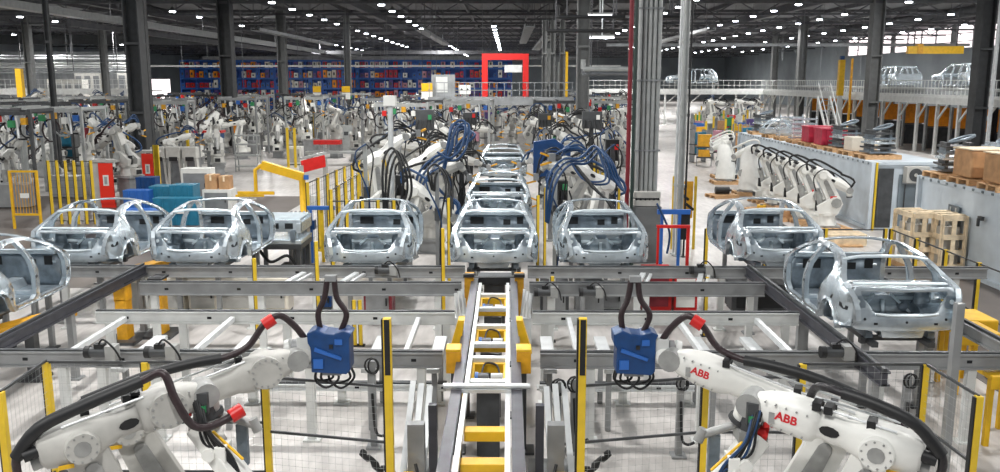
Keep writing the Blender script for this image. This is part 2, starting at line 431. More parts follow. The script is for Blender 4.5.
    m.m('galv_light').beam((-.42, .95, .02), (-.12, .99, .3), .06, .04); m.beam((.42, .95, .02), (.12, .99, .3), .06, .04); m.beam((-.62, .98, .24), (-.2, .98, .24), .03, .05); m.beam((.62, .98, .24), (.2, .98, .24), .03, .05); m.beam((0, .93, .0), (0, .96, .22), .05, .04); m.m('galv_dark').cyl((-.3, .92, .12), (-.3, .97, .12), .07, None, 10).cyl((.3, .92, .12), (.3, .97, .12), .07, None, 10); m.build('rear_bulkhead', r, .006)
    m = MB().m('galv'); so = [(-.68, .5), (.68, .5), (.7, 1.05), (-.7, 1.05)]
    def oct_(cx, cy, a, b): return [(cx+a*math.cos(i*PI/4+PI/8), cy+b*math.sin(i*PI/4+PI/8)) for i in range(8)]
    m.plate(so, [oct_(-.42, .8, .15, .11), oct_(.42, .8, .15, .11), oct_(0, .8, .06, .05), oct_(-.2, .72, .03, .03), oct_(.2, .72, .03, .03)], lambda x, y: (x, y, .50), lambda x, y: (x, y, .47), .12); m.build('parcel_shelf', r)
    for o in r.children_recursive:
        for v in o.data.vertices:
            x, y, z = v.co; v.co = (x*1.055, y*.93, z*1.05 if z < .6 else .63+(z-.6)*.78)
    return r
CZ = 1.36
cars = [(-.29, 17.3, 0, 'bare car shell on the central conveyor, front of the line behind the yellow slides'),
    (-.27, 23.2, 0, 'bare car shell on the central conveyor, second from the front between white robots'),
    (-.20, 32.5, 0, 'bare car shell on the central conveyor, farthest and smallest of the three in line'),
    (-2.9, 17.3, 0, 'bare car shell on side beam immediately left of the central conveyor line'),
    (2.0, 17.3, .02, 'bare car shell on side beam between central conveyor and grey pipe column'),
    (5.68, 17.5, .0, 'bare car shell parked before the light aisle, second from the right end of the row'),
    (5.92, 12.45, -.01, 'large bare car shell nearest the right corner fence, above yellow platforms'),
    (-6.52, 17.3, -.02, 'bare car shell in front of brown cartons and the grey underbody frame'),
    (-9.0, 17.3, -.02, 'bare car shell in front of red panel and blue crates on left rails'),
    (-9.05, 12.6, -.0, 'bare car shell cut off by the left picture edge')]
CAR = []
for x, y, a, lb in cars:
    CAR.append(spawn('car', build_car, (x, y, CZ if y < 30 else CZ+.14), a, lb, 'car body', 'bare metal car bodies on the conveyors'))
# skids carrying the bodies
def build_skid():
    r = empty('car_stand'); m = MB().m('steel_dark')
    for sg in (-1, 1): m.box((sg*.42, 1.8, -.06), (.1, 3.5, .08))
    for y in (.45, 1.4, 3.1): m.box((0, y, -.06), (.84, .1, .07))
    m.build('stand_frame', r, .005)
    for sg in (-1, 1):
        for y in (.3, 1.35, 3.0): MB().m('steel_dark').box((sg*.52, y, -.05), (.08, .1, .1)).m('rail').cyl((sg*.52, y, .0), (sg*.52, y, .012), .02, None, 8).build('locating_pin', r)
        for y in (.4, 3.1): MB().m('steel').box((sg*.42, y, -.63), (.09, .09, 1.06)).m('steel_dark').box((sg*.42, y, -1.145), (.2, .2, .03)).build('leg', r)
    return r
sk_lb = ['under the front central car shell', 'under the second central car shell', 'under the farthest central car shell', 'under the shell left of the central line', 'under the shell right of the central line', 'under the shell before the light aisle', 'under the large shell by the corner fence', 'under the shell before the brown cartons', 'under the shell before the blue crates', 'under the shell at the left picture edge']
for (x, y, a, lb), l2 in zip(cars, sk_lb):
    spawn('skid', build_skid, (x, y, CZ-.2 if y < 30 else CZ-.06), a, 'dark steel transport stand '+l2, 'car stand')

# mezzanine bodies
def build_side_car():
    r = empty('car_shell')
    m = MB().m('galv'); out = [(0, .1), (.05, .5), (.15, .8), (.5, 1.15), (1.0, 1.2), (2.4, 1.2), (2.9, .95), (3.3, .68), (4.1, .6), (4.3, .4), (4.3, .1)] + arc(3.55, .05, .36, 0, 180, 8)[0:] + [(2.9, -.05), (1.3, -.05)] + arc(.85, .05, .36, 0, 180, 8)[0:]
    holes = [[(.42, .72), (.6, 1.02), (1.15, 1.08), (1.15, .72)], [(1.25, .05), (1.25, 1.08), (1.95, 1.08), (1.95, .05)], [(2.05, .05), (2.05, 1.08), (2.4, 1.06), (2.85, .8), (2.95, .6), (2.85, .05)]]
    for sg in (-1, 1): 
        mm = MB().m('galv'); f = lambda d: (lambda x, z: (x, sg*((.85 if z < .6 else .85-(z-.6)*.3)-d), z)); mm.plate(out, holes, f(0), f(.07), .2); mm.build('side_frame', r)
    m = MB().m('galv'); m.box((2.2, 0, .0), (4.1, 1.5, .06)); m.box((3.0, 0, .62), (.2, 1.5, .1)); m.box((3.8, 0, .5), (.9, 1.4, .06)); m.box((.1, 0, .4), (.08, 1.5, .6)); m.build('floor_pan', r)
    m = MB().m('galv_light'); m.box((.65, 0, 1.17), (.1, 1.35, .05)); m.box((1.2, 0, 1.2), (.1, 1.35, .04)); m.box((2.4, 0, 1.19), (.1, 1.35, .05)); m.build('roof_bow', r)
    return r

# ------------------------------------------------------------------ conveyor steelwork
def steel_beam(x0, x1, Y, ztop, h, legs, label, name='conveyor_beam', w=.14, lm='steel', plates=True, zleg=0):
    r = empty(name, ((x0+x1)/2, Y, 0)); xc = (x0+x1)/2
    m = MB().m(lm); m.box((0, 0, ztop-h/2), (x1-x0, w*.6, h)); m.box((0, 0, ztop-.012), (x1-x0, w, .024)); m.box((0, 0, ztop-h+.012), (x1-x0, w, .024))
    m.m('steel_dark').box((0, 0, ztop+.012), (x1-x0, w*.5, .024))
    m.m('hole')
    x = x0+.5
    while x < x1: m.box((x-xc, -w*.3, ztop-h*.5), (.07, .012, .04)); x += 1.35
    m.build('web', r)
    for lx in legs:
        MB().m('steel_light').box((lx-xc, 0, (ztop-h)/2), (.12, .1, ztop-h)).box((lx-xc, 0, .015), (.24, .2, .03)).build('leg', r)
    tag(r, label, 'conveyor beam'); return r
steel_beam(-11.5, -.86, 17.05, 1.3, .22, [-10.6, -9, -7.4, -5.2, -3.9, -1.4], 'grey transverse beam under the row of shells left of the central line')
steel_beam(.4, 9.6, 17.05, 1.3, .22, [.9, 2.8, 4.3, 6.7, 9], 'grey transverse beam under the row of shells right of the central line')
steel_beam(-6.85, -.86, 15.65, 1.3, .24, [-6.6, -4.6, -3.2, -1.3], 'long grey transverse beam, second row back, left half')
steel_beam(.4, 4.75, 15.65, 1.3, .24, [.8, 2.4, 4.5], 'long grey transverse beam, second row back, right half')
steel_beam(-6.7, -.86, 13.6, 1.3, .2, [-6.5, -5.3, -3.6, -1.0], 'light transverse beam, third row back, left of the yellow slides', lm='steel_light')
steel_beam(.4, 4.7, 13.6, 1.3, .2, [.6, 2.3, 4.5], 'light transverse beam, third row back, right of the yellow slides', lm='steel_light')
steel_beam(-7.2, -.9, 11.5, 1.3, .22, [-6.2, -5.65, -4.9, -2.75, -1.2], 'nearest transverse beam passing behind the left robots')
steel_beam(.45, 6.9, 11.5, 1.3, .22, [1.15, 2.7, 5.15, 6.4], 'nearest transverse beam passing behind the right robots')
steel_beam(-4.2, -.95, 12.9, .34, .1, [-4, -2.6, -1.1], 'low floor rail left of the central slide', 'floor_rail', .2, 'alu')
steel_beam(.5, 2.9, 12.9, .34, .1, [.6, 1.8, 2.8], 'low floor rail right of the central slide', 'floor_rail', .2, 'alu')
# cross tubes between third and fourth rows
def build_tube(): return MB().m('alu').box((0, .88, 0), (.075, 1.9, .09)).build('transfer_rail', None, .01)
def build_plank(): return MB().m('alu').box((0, .75, 0), (.19, 1.6, .07)).m('steel').box((0, .2, -.505), (.08, .08, .95)).box((0, 1.3, -.505), (.08, .08, .95)).build('transfer_plank', None, .01)
sides = {-6.2: 'behind the nearest left robot hose', -4.45: 'left of the blue tool', -1.44: 'left of the slide, narrow', .98: 'beside the right black and yellow post', 2.74: 'behind the red hose clamp at right', 4.0: 'near the large right shell'}
for X, t in sides.items(): spawn('ttube', build_tube, (X, 11.66, 1.2), 0, 'narrow pale transfer rail running away between beams, '+t, 'rail')
for X, t in {-5.5: 'beside the outer left leg', -4.05: 'above the left robot forearm', -1.97: 'beside the black and yellow gate post', -1.05: 'just left of the yellow uprights', .6: 'just right of the yellow uprights', 1.45: 'beside the right blue tool', 2.95: 'above the logo forearm', 3.75: 'towards the large right shell'}.items():
    spawn('tplank', build_plank, (X, 11.66, .98), 0, 'wide pale transfer plank lying between beams, '+t, 'plank')
# small slanting braces between rows one and two
for k, (px, Y) in enumerate(((345, 16.3), (645, 16.2), (290, 16.3), (705, 16.3))):
    X = X_at(px, Y); m = MB().m('alu'); m.beam((X-.25, 15.75, 1.12), (X+.1, 16.9, 1.2), .1, .05); m.beam((X-.1, 15.75, 1.1), (X+.25, 16.9, 1.18), .06, .05)
    tag(m.build('diverter_rail'), ['pale diverter rails under the shell left of the line', 'pale diverter rails beside the red machine', 'pale diverter rails under the carton-side shell', 'pale diverter rails right of the red machine'][k], 'rail')
# long rails along the line
def long_rail(X, y0, y1, ztop, label, mt='rail', w=.14, h=.2, legs=()):
    r = empty('conveyor_rail', (X, y0, 0)); L = y1-y0
    m = MB().m(mt); m.box((0, L/2, ztop-h/2), (w*.5, L, h)); m.box((0, L/2, ztop-.015), (w, L, .03)); m.box((0, L/2, ztop-h+.015), (w, L, .03)); m.m('steel_dark').box((0, L/2, ztop+.02), (w*.35, L, .04)); m.build('web', r)
    for y in legs: MB().m('steel').box((0, y-y0, (ztop-h)/2), (.1, .12, ztop-h)).box((0, y-y0, .015), (.22, .22, .03)).build('leg', r)
    return tag(r, label, 'conveyor rail')
long_rail(-7.35, 11.0, 17, 1.34, 'dark lengthwise rail right of the left-hand shells', legs=(11.4, 14, 16.8))
long_rail(-10.2, 11.0, 22, 1.34, 'dark lengthwise rail left of the left-hand shells', legs=(12, 15, 18, 21))
long_rail(4.82, 10.6, 17, 1.34, 'dark lengthwise rail left of the right-hand shells', legs=(10.9, 13.8, 16.8))
long_rail(7.05, 10.6, 22, 1.34, 'dark lengthwise rail right of the right-hand shells', legs=(10.9, 14, 17.4, 21), mt='steel')
def build_lift():
    r = empty('lift_table'); MB().m('amber').box((0, 0, .98), (.24, .3, .34)).m('black').box((0, 0, 1.17), (.3, .4, .05)).build('lift_head', r, .02)
    MB().m('amber').box((0, 0, .45), (.2, .3, .8)).build('column', r); MB().m('steel_dark').box((0, 0, .03), (.6, .7, .06)).build('base', r); return r
for px, Y, t in ((118, 16.2, 'where the left rails meet the second beam'), (155, 16.6, 'under the left row of shells')):
    spawn('lift', build_lift, (X_at(px, Y), Y, 0), 0, 'amber lift unit with black head '+t, 'lift')
for px, py, t in ((30, 322, 'near the left picture edge'), (165, 262, 'at the inner left rail')):
    p = atZ(px, py, 1.0); m = MB().m('amber'); m.beam((p.x-.35, p.y-.7, 1.0), (p.x+.35, p.y+.7, 1.0), .3, .12); m.m('steel_dark').box((p.x, p.y, .5), (.16, .16, .9)).box((p.x, p.y, .03), (.4, .4, .06))
    tag(m.build('lifting_lever'), 'slanted amber lifting arm '+t, 'lifting arm')
# yellow platforms right of the big shell
for px, py, w, t in ((963, 331, .55, 'outside the right-hand rail, nearer'), (965, 318, .45, 'outside the right-hand rail, middle'), (992, 372, .5, 'at the right picture edge low down')):
    p = atZ(px, py, 1.0); r = empty('yellow_platform', (p.x+.15, p.y+.1, 0)); w *= .75
    MB().m('yellow').box((0, 0, 1.0), (w*1.6, .75, .07)).box((0, -.36, .93), (w*1.6, .04, .18)).build('deck', r, .01)
    for a in (-1, 1):
        for b in (-1, 1): MB().m('yellow').box((a*w*.7, b*.3, .48), (.07, .07, .96)).build('leg', r)
    tag(r, 'yellow steel platform '+t, 'platform')
m = MB().m('steel').beam(atZ(835, 345, 1.2), atZ(950, 408, 1.2)+V((0, 0, 0)), .06, .06); 
# central slide
def central():
    for sx, X in (('left', -.57), ('right', .06)):
        r = empty('slide_rail', (X, 7.2, 0)); o = (-.05 if sx == 'left' else .05)
        MB().m('rail').box((o, 4.4, 1.22), (.09, 8.8, .18)).box((o, 4.4, 1.3), (.13, 8.8, .03)).build('outer_rail', r)
        MB().m('alu').box((-o*1.2, 4.3, 1.24), (.055, 8.4, .1)).build('inner_rail', r, label='bright aluminium inner rail')
        for y in (.9, 3.0, 5.2, 7.6): MB().m('steel_dark').box((o, y, .57), (.1, .1, 1.13)).box((o, y, .015), (.25, .25, .03)).build('leg', r)
        tag(r, 'dark slide rail of the central line, %s one' % sx, 'slide rail')
    names = [(8.32, 'yellow', 'lowest in the picture'), (9.15, 'yellow', 'second from the bottom')]
    for Y, mt, t in names:
        m = MB().m('yellow').box((-.255, Y, 1.1), (.46, .17, .12)); m.m('amber').box((-.255, Y+.4, .98), (.42, .05, .06)); tag(m.build('slide_slab', None, .01), 'yellow cross slab between the slide rails, '+t, 'slab')
    for Y, t in ((11.0, 'behind the silver tube'), (12.6, 'in the middle of the slide'), (14.6, 'near the front car shell')):
        r = empty('slide_carriage', (-.255, Y, 0))
        MB().m('alu').box((0, -.45, 1.2), (.5, .12, .06)).build('cross_plate', r); MB().m('alu').box((0, .5, 1.2), (.5, .12, .06)).build('cross_plate', r)
        MB().m('yellow').box((0, -.25, 1.1), (.5, .07, .14)).box((-.22, .1, 1.1), (.05, .7, .12)).box((.22, .1, 1.1), (.05, .7, .12)).box((0, .42, 1.1), (.5, .07, .14)).build('frame', r, .01)
        MB().m('steel_dark').cyl((-.16, .0, 1.08), (.0, .0, 1.08), .09, None, 12).m('blue_bright').cyl((-.18, 0, 1.08), (-.14, 0, 1.08), .1, None, 12).build('drive_motor', r, label='dark motor with blue end')
        MB().m('duct').cyl((.03, .05, 1.08), (.18, .05, 1.08), .07, None, 12).build('gearbox', r)
        MB().m('black').tube(smooth_path([(-.1, .1, 1.1), (-.05, .3, 1.2), (.1, .3, 1.18), (.15, .1, 1.12)]), .015, 6).build('cable', r)
        MB().m('steel_dark').box((0, 0, .5), (.3, .5, 1.0)).build('pedestal', r)
        tag(r, 'yellow framed slide carriage with motors, '+t, 'carriage')
    m = MB().m('alu').cyl((-.78, 9.98, 1.36), (.27, 9.98, 1.36), .035, None, 10); m.box((-.255, 9.98, 1.31), (.6, .12, .04)); tag(m.build('cross_tube'), 'silver tube lying across the central slide rails', 'tube')
    for sg, t in ((-1, 'left'), (1, 'right')):
        xc = -.255+sg*.47
        m = MB().m('amber').box((xc, 11.15, 1.3), (.19, .26, .3)).m('yellow').box((xc, 11.15, 1.47), (.2, .27, .04)).m('steel_dark').box((xc, 11.15, .57), (.08, .08, 1.15)).box((xc, 11.15, .02), (.3, .3, .04)); tag(m.build('guard_box', None, .01), 'amber guard box at the %s side of the central slide' % t, 'box')
        m = MB().m('yellow'); m.extr([(-.16, 0), (.02, 0), (.10, .5), (.0, .5)], lambda a, b, q: (xc+sg*.0-sg*a*.9, q, 1.05+b), 12.2, 12.45); m.box((xc, 12.3, .52), (.12, .2, 1.05)); tag(m.build('yellow_upright'), 'yellow sloping upright at the %s of the central slide' % t, 'upright')
        m = MB().m('amber').box((xc-.0, 15.9, 1.2), (.17, .35, .42)).box((xc, 15.9, .5), (.12, .3, 1.0)).m('black').box((xc, 15.7, 1.43), (.2, .12, .06)); tag(m.build('amber_stop'), 'amber stop block below the front shell, %s of the slide' % t, 'stop block')
        m = MB().m('alu'); 
        for k in range(3): m.beam((xc+sg*(.04+.05*k), 14.9-.15*k, .9), (xc+sg*(.09+.05*k), 15.0-.15*k, 1.34), .04, .06)
        m.box((xc+sg*.1, 14.8, .45), (.2, .3, .9)); tag(m.build('clamp_fingers'), 'white slanted clamp fingers on the %s of the far slide end' % t, 'clamp')
    m = MB().m('steel_dark').box((-.255, 16.3, 1.23), (.66, .55, .12)).m('black').box((-.255, 16.05, 1.26), (.78, .12, .14)).m('steel_dark').box((-.255, 16.3, .6), (.4, .4, 1.2)); tag(m.build('lift_saddle', None, .01), 'dark saddle under the rear of the front central shell', 'saddle')
    # fixture towers either side
    for sg, t in ((-1, 'left'), (1, 'right')):
        r = empty('fixture_tower', (-.255+sg*.78, 10.3, 0))
        for k in range(3):
            m = MB().m('alu'); m.beam((sg*(.02+.13*k), -.35+.1*k, .12), (sg*(-.02+.12*k), .5+.1*k, 1.05+.0*k), .075, .05); m.build('slanted_post', r)
        MB().m('steel').box((sg*.05, -.6, .5), (.2, .14, 1.0)).box((0, -.2, .05), (.5, 1.2, .1)).build('base_frame', r)
        MB().m('rail').box((-sg*.14, -.5, .62), (.1, .1, 1.15)).build('mast', r)
        MB().m('black').tube(smooth_path([(sg*.05, -.75, .55), (sg*.0, -.9, .35), (sg*.12, -.95, .25), (sg*.2, -.85, .4)]), .02, 6).build('cable_loop', r)
        MB().m('yellow').box((sg*.12, -.9, .25), (.12, .12, .5)).build('yellow_pedestal', r, label='yellow pedestal')
        tag(r, 'stack of slanted silver fixture posts on the %s of the central slide' % t, 'fixture')
        r = empty('toggle_clamp', (-.255+sg*1.05, 9.3, 0)); m = MB().m('black'); m.tube(smooth_path([(0, 0, .55), (sg*.1, 0, .62), (sg*.17, -.02, .6), (sg*.25, 0, .72), (sg*.33, 0, .75), (sg*.36, 0, .84)], 2), [.03, .05, .03, .045, .03, .05, .03, .045, .03, .05, .02][:11], 7); m.build('clamp_arm', r)
        MB().m('steel').box((0, 0, .27), (.09, .09, .54)).box((0, 0, .015), (.25, .25, .03)).build('stand', r)
        tag(r, 'black toggle clamp on thin stand, %s of the central slide' % t, 'clamp')
central()

# ------------------------------------------------------------------ robots
def rrect(w, h, k=3, rr=.35):
    r = min(w, h)*rr; pts = []
    for cx, cz, a0 in ((w/2-r, h/2-r, 0), (-w/2+r, h/2-r, 90), (-w/2+r, -h/2+r, 180), (w/2-r, -h/2+r, 270)):
        for i in range(k+1): a = math.radians(a0+90*i/k); pts.append((cx+r*math.cos(a), cz+r*math.sin(a)))
    return pts
def hull2(c0, r0, c1, r1, n=8):
    d = math.atan2(c1[1]-c0[1], c1[0]-c0[0]); out = []
    for i in range(n+1): a = d+PI/2+PI*i/n; out.append((c0[0]+r0*math.cos(a), c0[1]+r0*math.sin(a)))
    for i in range(n+1): a = d-PI/2+PI*i/n; out.append((c1[0]+r1*math.cos(a), c1[1]+r1*math.sin(a)))
    return out
def logo_mesh():
    cu = bpy.data.curves.new('logo', 'FONT'); cu.body = 'ABB'; cu.size = .15; cu.extrude = .003; cu.offset = .004; cu.align_x = 'CENTER'; cu.align_y = 'CENTER'
    t = bpy.data.objects.new('logo', cu); C.objects.link(t); dg = bpy.context.evaluated_depsgraph_get()
    me = bpy.data.meshes.new_from_object(t.evaluated_get(dg)); bpy.data.objects.remove(t); me.materials.clear(); me.materials.append(MATS['ink_red']); return me
LOGO = logo_mesh()
def robot(E, W, S, tool=(1, -.3), fine=True, paint='white', logo=False, hose=None, bolts=False, cable='hose', red=None, ext=1.0):
    """robot in its local XZ plane, reaching towards +X; E elbow, W wrist, S shoulder as (x,z)"""
    r = empty('welding_robot'); n = 16 if fine else 8; bv = .015 if fine else 0
    P = lambda a, b, t: V((a, t, b))
    m = MB().m('robotgrey').box((0, 0, .03), (.85, .75, .06)); m.m(paint).tube([(0, 0, .06), (0, 0, .2), (0, 0, .38)], [.36, .33, .3], n)
    m.box((-.38, 0, .2), (.3, .34, .26)); m.m('black').box((-.54, 0, .2), (.02, .26, .18)); m.build('base', r, bv)
    m = MB().m(paint).tube([(0, 0, .38), (0, 0, .5)], [.36, .36], n)
    for sg in (-1, 1): m.extr([(-.3, .45), (.32, .45), (S[0]+.22, S[1]-.02), (S[0]+.1, S[1]+.2), (S[0]-.1, S[1]+.2), (-.34, .7)], P, sg*.16, sg*.32)
    m.m('robotgrey').cyl((S[0], -.36, S[1]), (S[0], .36, S[1]), .17, None, n); m.m('black').cyl((-.25, .12, .5), (-.25, .12, .85), .09, None, 10); m.build('turret', r, bv)
    m = MB().m(paint).extr(hull2(S, .22, E, .17, 8 if fine else 4), P, -.12, .12); m.m('robotgrey')
    d = V((E[0]-S[0], E[1]-S[1])).normalized(); q = V((-d.y, d.x))
    for sg in (-1, 1):
        m.extr(hull2((S[0]+d.x*.25, S[1]+d.y*.25), .09, (E[0]-d.x*.25, E[1]-d.y*.25), .07, 4), P, sg*.12, sg*.14)
    m.build('lower_arm', r, bv)
    m = MB().m('robotgrey').cyl((S[0]-.42, 0, S[1]-.12), (S[0]-.35+d.x*.55, 0, S[1]+d.y*.5), .1, None, n); m.build('balancer', r)
    u = V((W[0]-E[0], W[1]-E[1])); L = u.length; u.normalize(); nn = V((-u.y, u.x))
    def A(t, y, h): return V((E[0]+u.x*t+nn.x*h, y, E[1]+u.y*t+nn.y*h))
    secs = [(-.33, .24, .2, .04), (-.3, .34, .30, .04), (-.1, .38, .37, .02), (.1, .37, .36, .02), (.22, .29, .29, .02), (.3, .24, .25, .02), (.46, .235, .24, .02), (max(.5, L-.66), .25, .27, .02), (L-.58, .30, .33, .02), (L-.52, .32, .35, .02), (L-.3, .32, .34, .02), (L-.12, .26, .27, .01), (L-.02, .2, .2, 0)]
    m = MB().m(paint).loft([[A(t, a, b+o) for a, b in rrect(w, h, 3 if fine else 1)] for t, w, h, o in secs], fine)
    arm = None
    for sg in (-1, 1):
        m.m('black').extr([(t+.085*math.cos(i*PI/5), h+.045*math.sin(i*PI/5)) for i in range(10) for t, h in ((.4, .02),)], lambda a, b, t: A(a, t, b), sg*.08, sg*.128)
        m.m(paint).cyl(A(0, sg*.17, 0), A(0, sg*.23, 0), .15, .135, n)
        if fine:
            m.m('robotgrey').cyl(A(0, sg*.23, 0), A(0, sg*.236, 0), .07, None, 12)
            for q in range(10): m.cyl(A(.115*math.cos(q*PI/5), sg*.225, .115*math.sin(q*PI/5)), A(.115*math.cos(q*PI/5), sg*.238, .115*math.sin(q*PI/5)), .01, None, 6)
            for q in range(5): m.cyl(A(L-.5+.09*q, sg*.14, .11), A(L-.5+.09*q, sg*.168, .11), .009, None, 6).cyl(A(L-.5+.09*q, sg*.14, -.1), A(L-.5+.09*q, sg*.168, -.1), .009, None, 6)
            m.m('robotgrey').box(A(L-.22, sg*.145, -.02), (.05, .02, .1)).m('yellow').box(A(-.16, sg*.186, -.11), (.12, .012, .035)).m('hole').box(A(L-.56, sg*.0, .185), (.06, .1, .03))
    m.m('black')
    for yy in (-.09, .09): m.cyl(A(-.3, yy, .08), A(-.43, yy, .08), .055, None, 10)
    m.m('robotgrey').cyl(A(-.3, 0, -.04), A(-.40, 0, -.04), .07, None, 10)
    if fine:
        m.m('robotgrey').tube([A(.25, 0, .155), A(.3, 0, .17)], .02, 6).m('alu').tube([A(-.1, .12, .21), A(L-.5, .1, .2)], .012, 6).tube([A(-.1, -.12, .21), A(L-.5, -.1, .2)], .012, 6)
        for t in (.1, .45, L-.55): m.m('black').box(A(t, .06, .2), (.07, .14, .07))
    arm = m.build('upper_arm', r)
    if bolts:
        b = MB().m('offwhite').cyl(A(L-.34, -.175, .02), A(L-.34, .175, .02), .168, None, 20); b.build('cover_disc', arm)
        b = MB().m('robotgrey')
        for sg in (-1, 1):
            for i in range(14): a = i*2*PI/14; b.cyl(A(L-.34+.14*math.cos(a), sg*.17, .02+.14*math.sin(a)), A(L-.34+.14*math.cos(a), sg*.186, .02+.14*math.sin(a)), .013, None, 6)
        b.build('bolt_ring', arm)
    if logo:
        for sg in (-1, 1):
            for t, sc_ in ((L-.34, .7),):
                o = bpy.data.objects.new('logo', LOGO); C.objects.link(o); o.parent = arm
                ang = math.atan2(u.y, u.x)
                p = A(t, sg*.163, .02)
                # text x axis along the arm, reading left to right from its side
                if sg < 0: M = Matrix.Rotation(-ang, 4, 'Y') @ Matrix.Rotation(PI/2, 4, 'X')
                else: M = Matrix.Rotation(-ang, 4, 'Y') @ Matrix.Rotation(PI, 4, 'Z') @ Matrix.Rotation(PI/2, 4, 'X')
                o.matrix_local = Matrix.Translation(p) @ M @ Matrix.Scale(sc_, 4)
                o['label'] = 'red ABB lettering'
    td = V((tool[0], 0, tool[1])).normalized(); w0 = A(L, 0, 0)
    m = MB().m('robotgrey').cyl(A(L, -.13, 0), A(L, .13, 0), .115, None, n); m.m(paint).tube([w0, w0+td*.12, w0+td*.2], [.1, .1, .075], n); m.m('steel_dark').cyl(w0+td*.2, w0+td*.24, .1, None, n); m.build('wrist', r, bv)
    pts = hose or [A(-.45, .12, -.1), A(-.62, .14, .12), A(-.45, .12, .33), A(0, .1, .38), A(.5, .06, .36), A(L-.5, .04, .33), A(L-.2, .03, .38), A(L, 0, .32), w0+td*.12+V((0, .0, .16)), w0+td*.2]
    m = MB().m(cable).tube(smooth_path(pts, 5 if fine else 2), .036 if fine else .04, 10 if fine else 5)
    if fine:
        sp = smooth_path(pts[2:6], 4); m.m('black').tube(sp, .055, 12)
    ho = m.build('dress_hose', r)
    if red:
        MB().m('red').cyl(V(red[0]), V(red[1]), .065, None, 12).build('hose_clamp', ho, label='red hose clamp')
    return r
def ground_robot(Wp, Ep, lean, label, **k):
    """place a robot on the floor so that elbow and wrist come to the given world points"""
    d = V((Wp.x-Ep.x, Wp.y-Ep.y)); L = d.length; yaw = math.atan2(d.y, d.x); d.normalize()
    ez = Ep.z; dz = ez-.82; dx = lean
    ex = .25+dx                     # S at x=.25
    root = V((Ep.x-d.x*ex, Ep.y-d.y*ex, 0))
    E = (ex, ez); W = (ex+L, Wp.z); S = (.25, .82)
    u = V((W[0]-E[0], W[1]-E[1])); LL = u.length; u.normalize(); nn = V((-u.y, u.x))
    def A(t, y, h): return V((E[0]+u.x*t+nn.x*h, y, E[1]+u.y*t+nn.y*h))
    if 'hosef' in k: k['hose'], k['red'] = k.pop('hosef')(A, LL)
    r = robot(E, W, S, **k); r.location = root; r.rotation_euler = (0, 0, yaw); tag(r, label, 'robot'); return r, A, LL, root, yaw
def w2(root, yaw, p): return root + Matrix.Rotation(yaw, 3, 'Z') @ V(p)

def hoseA(A, L):   # low hook in front of the wrist body (local side +-)
    def f(sg):
        return [A(-.30, sg*.0, -.5), A(-.5, 0, -.25), A(-.48, sg*.05, .08), A(-.25, sg*.1, .27), A(.15, sg*.12, .33), A(.60, sg*.14, .36), A(.78, sg*.2, .38), A(.80, sg*.28, .15), A(.86, sg*.3, -.12), A(1.0, sg*.28, -.22), A(1.22, sg*.25, -.22)]
    return f
def hA_left(A, L): p = hoseA(A, L)(-1); return p, (A(1.2, -.25, -.22), A(1.32, -.24, -.2))
def hA_right(A, L): 
    p = [A(-.32, .02, -.35), A(-.47, .06, -.1), A(-.45, .1, .14), A(-.22, .12, .33), A(.1, .1, .38), A(.38, .08, .38), A(.52, .02, .36), A(.62, -.1, .28), A(.66, -.2, .1)]
    return p, (A(.9, .0, -.24), A(1.0, .02, -.24))
def hB(sg):
    def f(A, L): return [A(-.4, 0, -.2), A(-.6, .05, .1), A(-.3, .08, .36), A(.3, .06, .38), A(L-1.0, .05, .34), A(L-.7, .04, .28), A(L-.42, .03, .30), A(L-.2, .02, .46), A(L-.02, .02, .5), A(L+.1, .02, .32), A(L+.16, .0, .12)], (A(L-.2, .02, .46), A(L-.08, .02, .49))
    return f
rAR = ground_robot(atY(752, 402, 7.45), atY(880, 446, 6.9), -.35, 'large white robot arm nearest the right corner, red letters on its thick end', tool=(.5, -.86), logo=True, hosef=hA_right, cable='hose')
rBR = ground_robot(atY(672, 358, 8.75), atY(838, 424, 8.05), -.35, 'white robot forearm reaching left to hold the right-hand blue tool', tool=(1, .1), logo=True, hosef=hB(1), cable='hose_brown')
rAL = ground_robot(atY(204, 392, 7.55), atY(80, 440, 7.0), -.35, 'large white robot arm in the lower left corner with a hooked hose', tool=(.3, -.95), bolts=True, hosef=hA_left, cable='hose_brown', paint='offwhite')  # white robot, greyed in the paint colour for the dimmer left side
rBL = ground_robot(atY(296, 358, 8.75), atY(128, 424, 8.05), -.35, 'white robot forearm reaching right to hold the left-hand blue tool', tool=(1, .1), bolts=True, hosef=hB(-1), cable='hose_brown', paint='offwhite')  # same greyed paint, the weaker light put into the colour

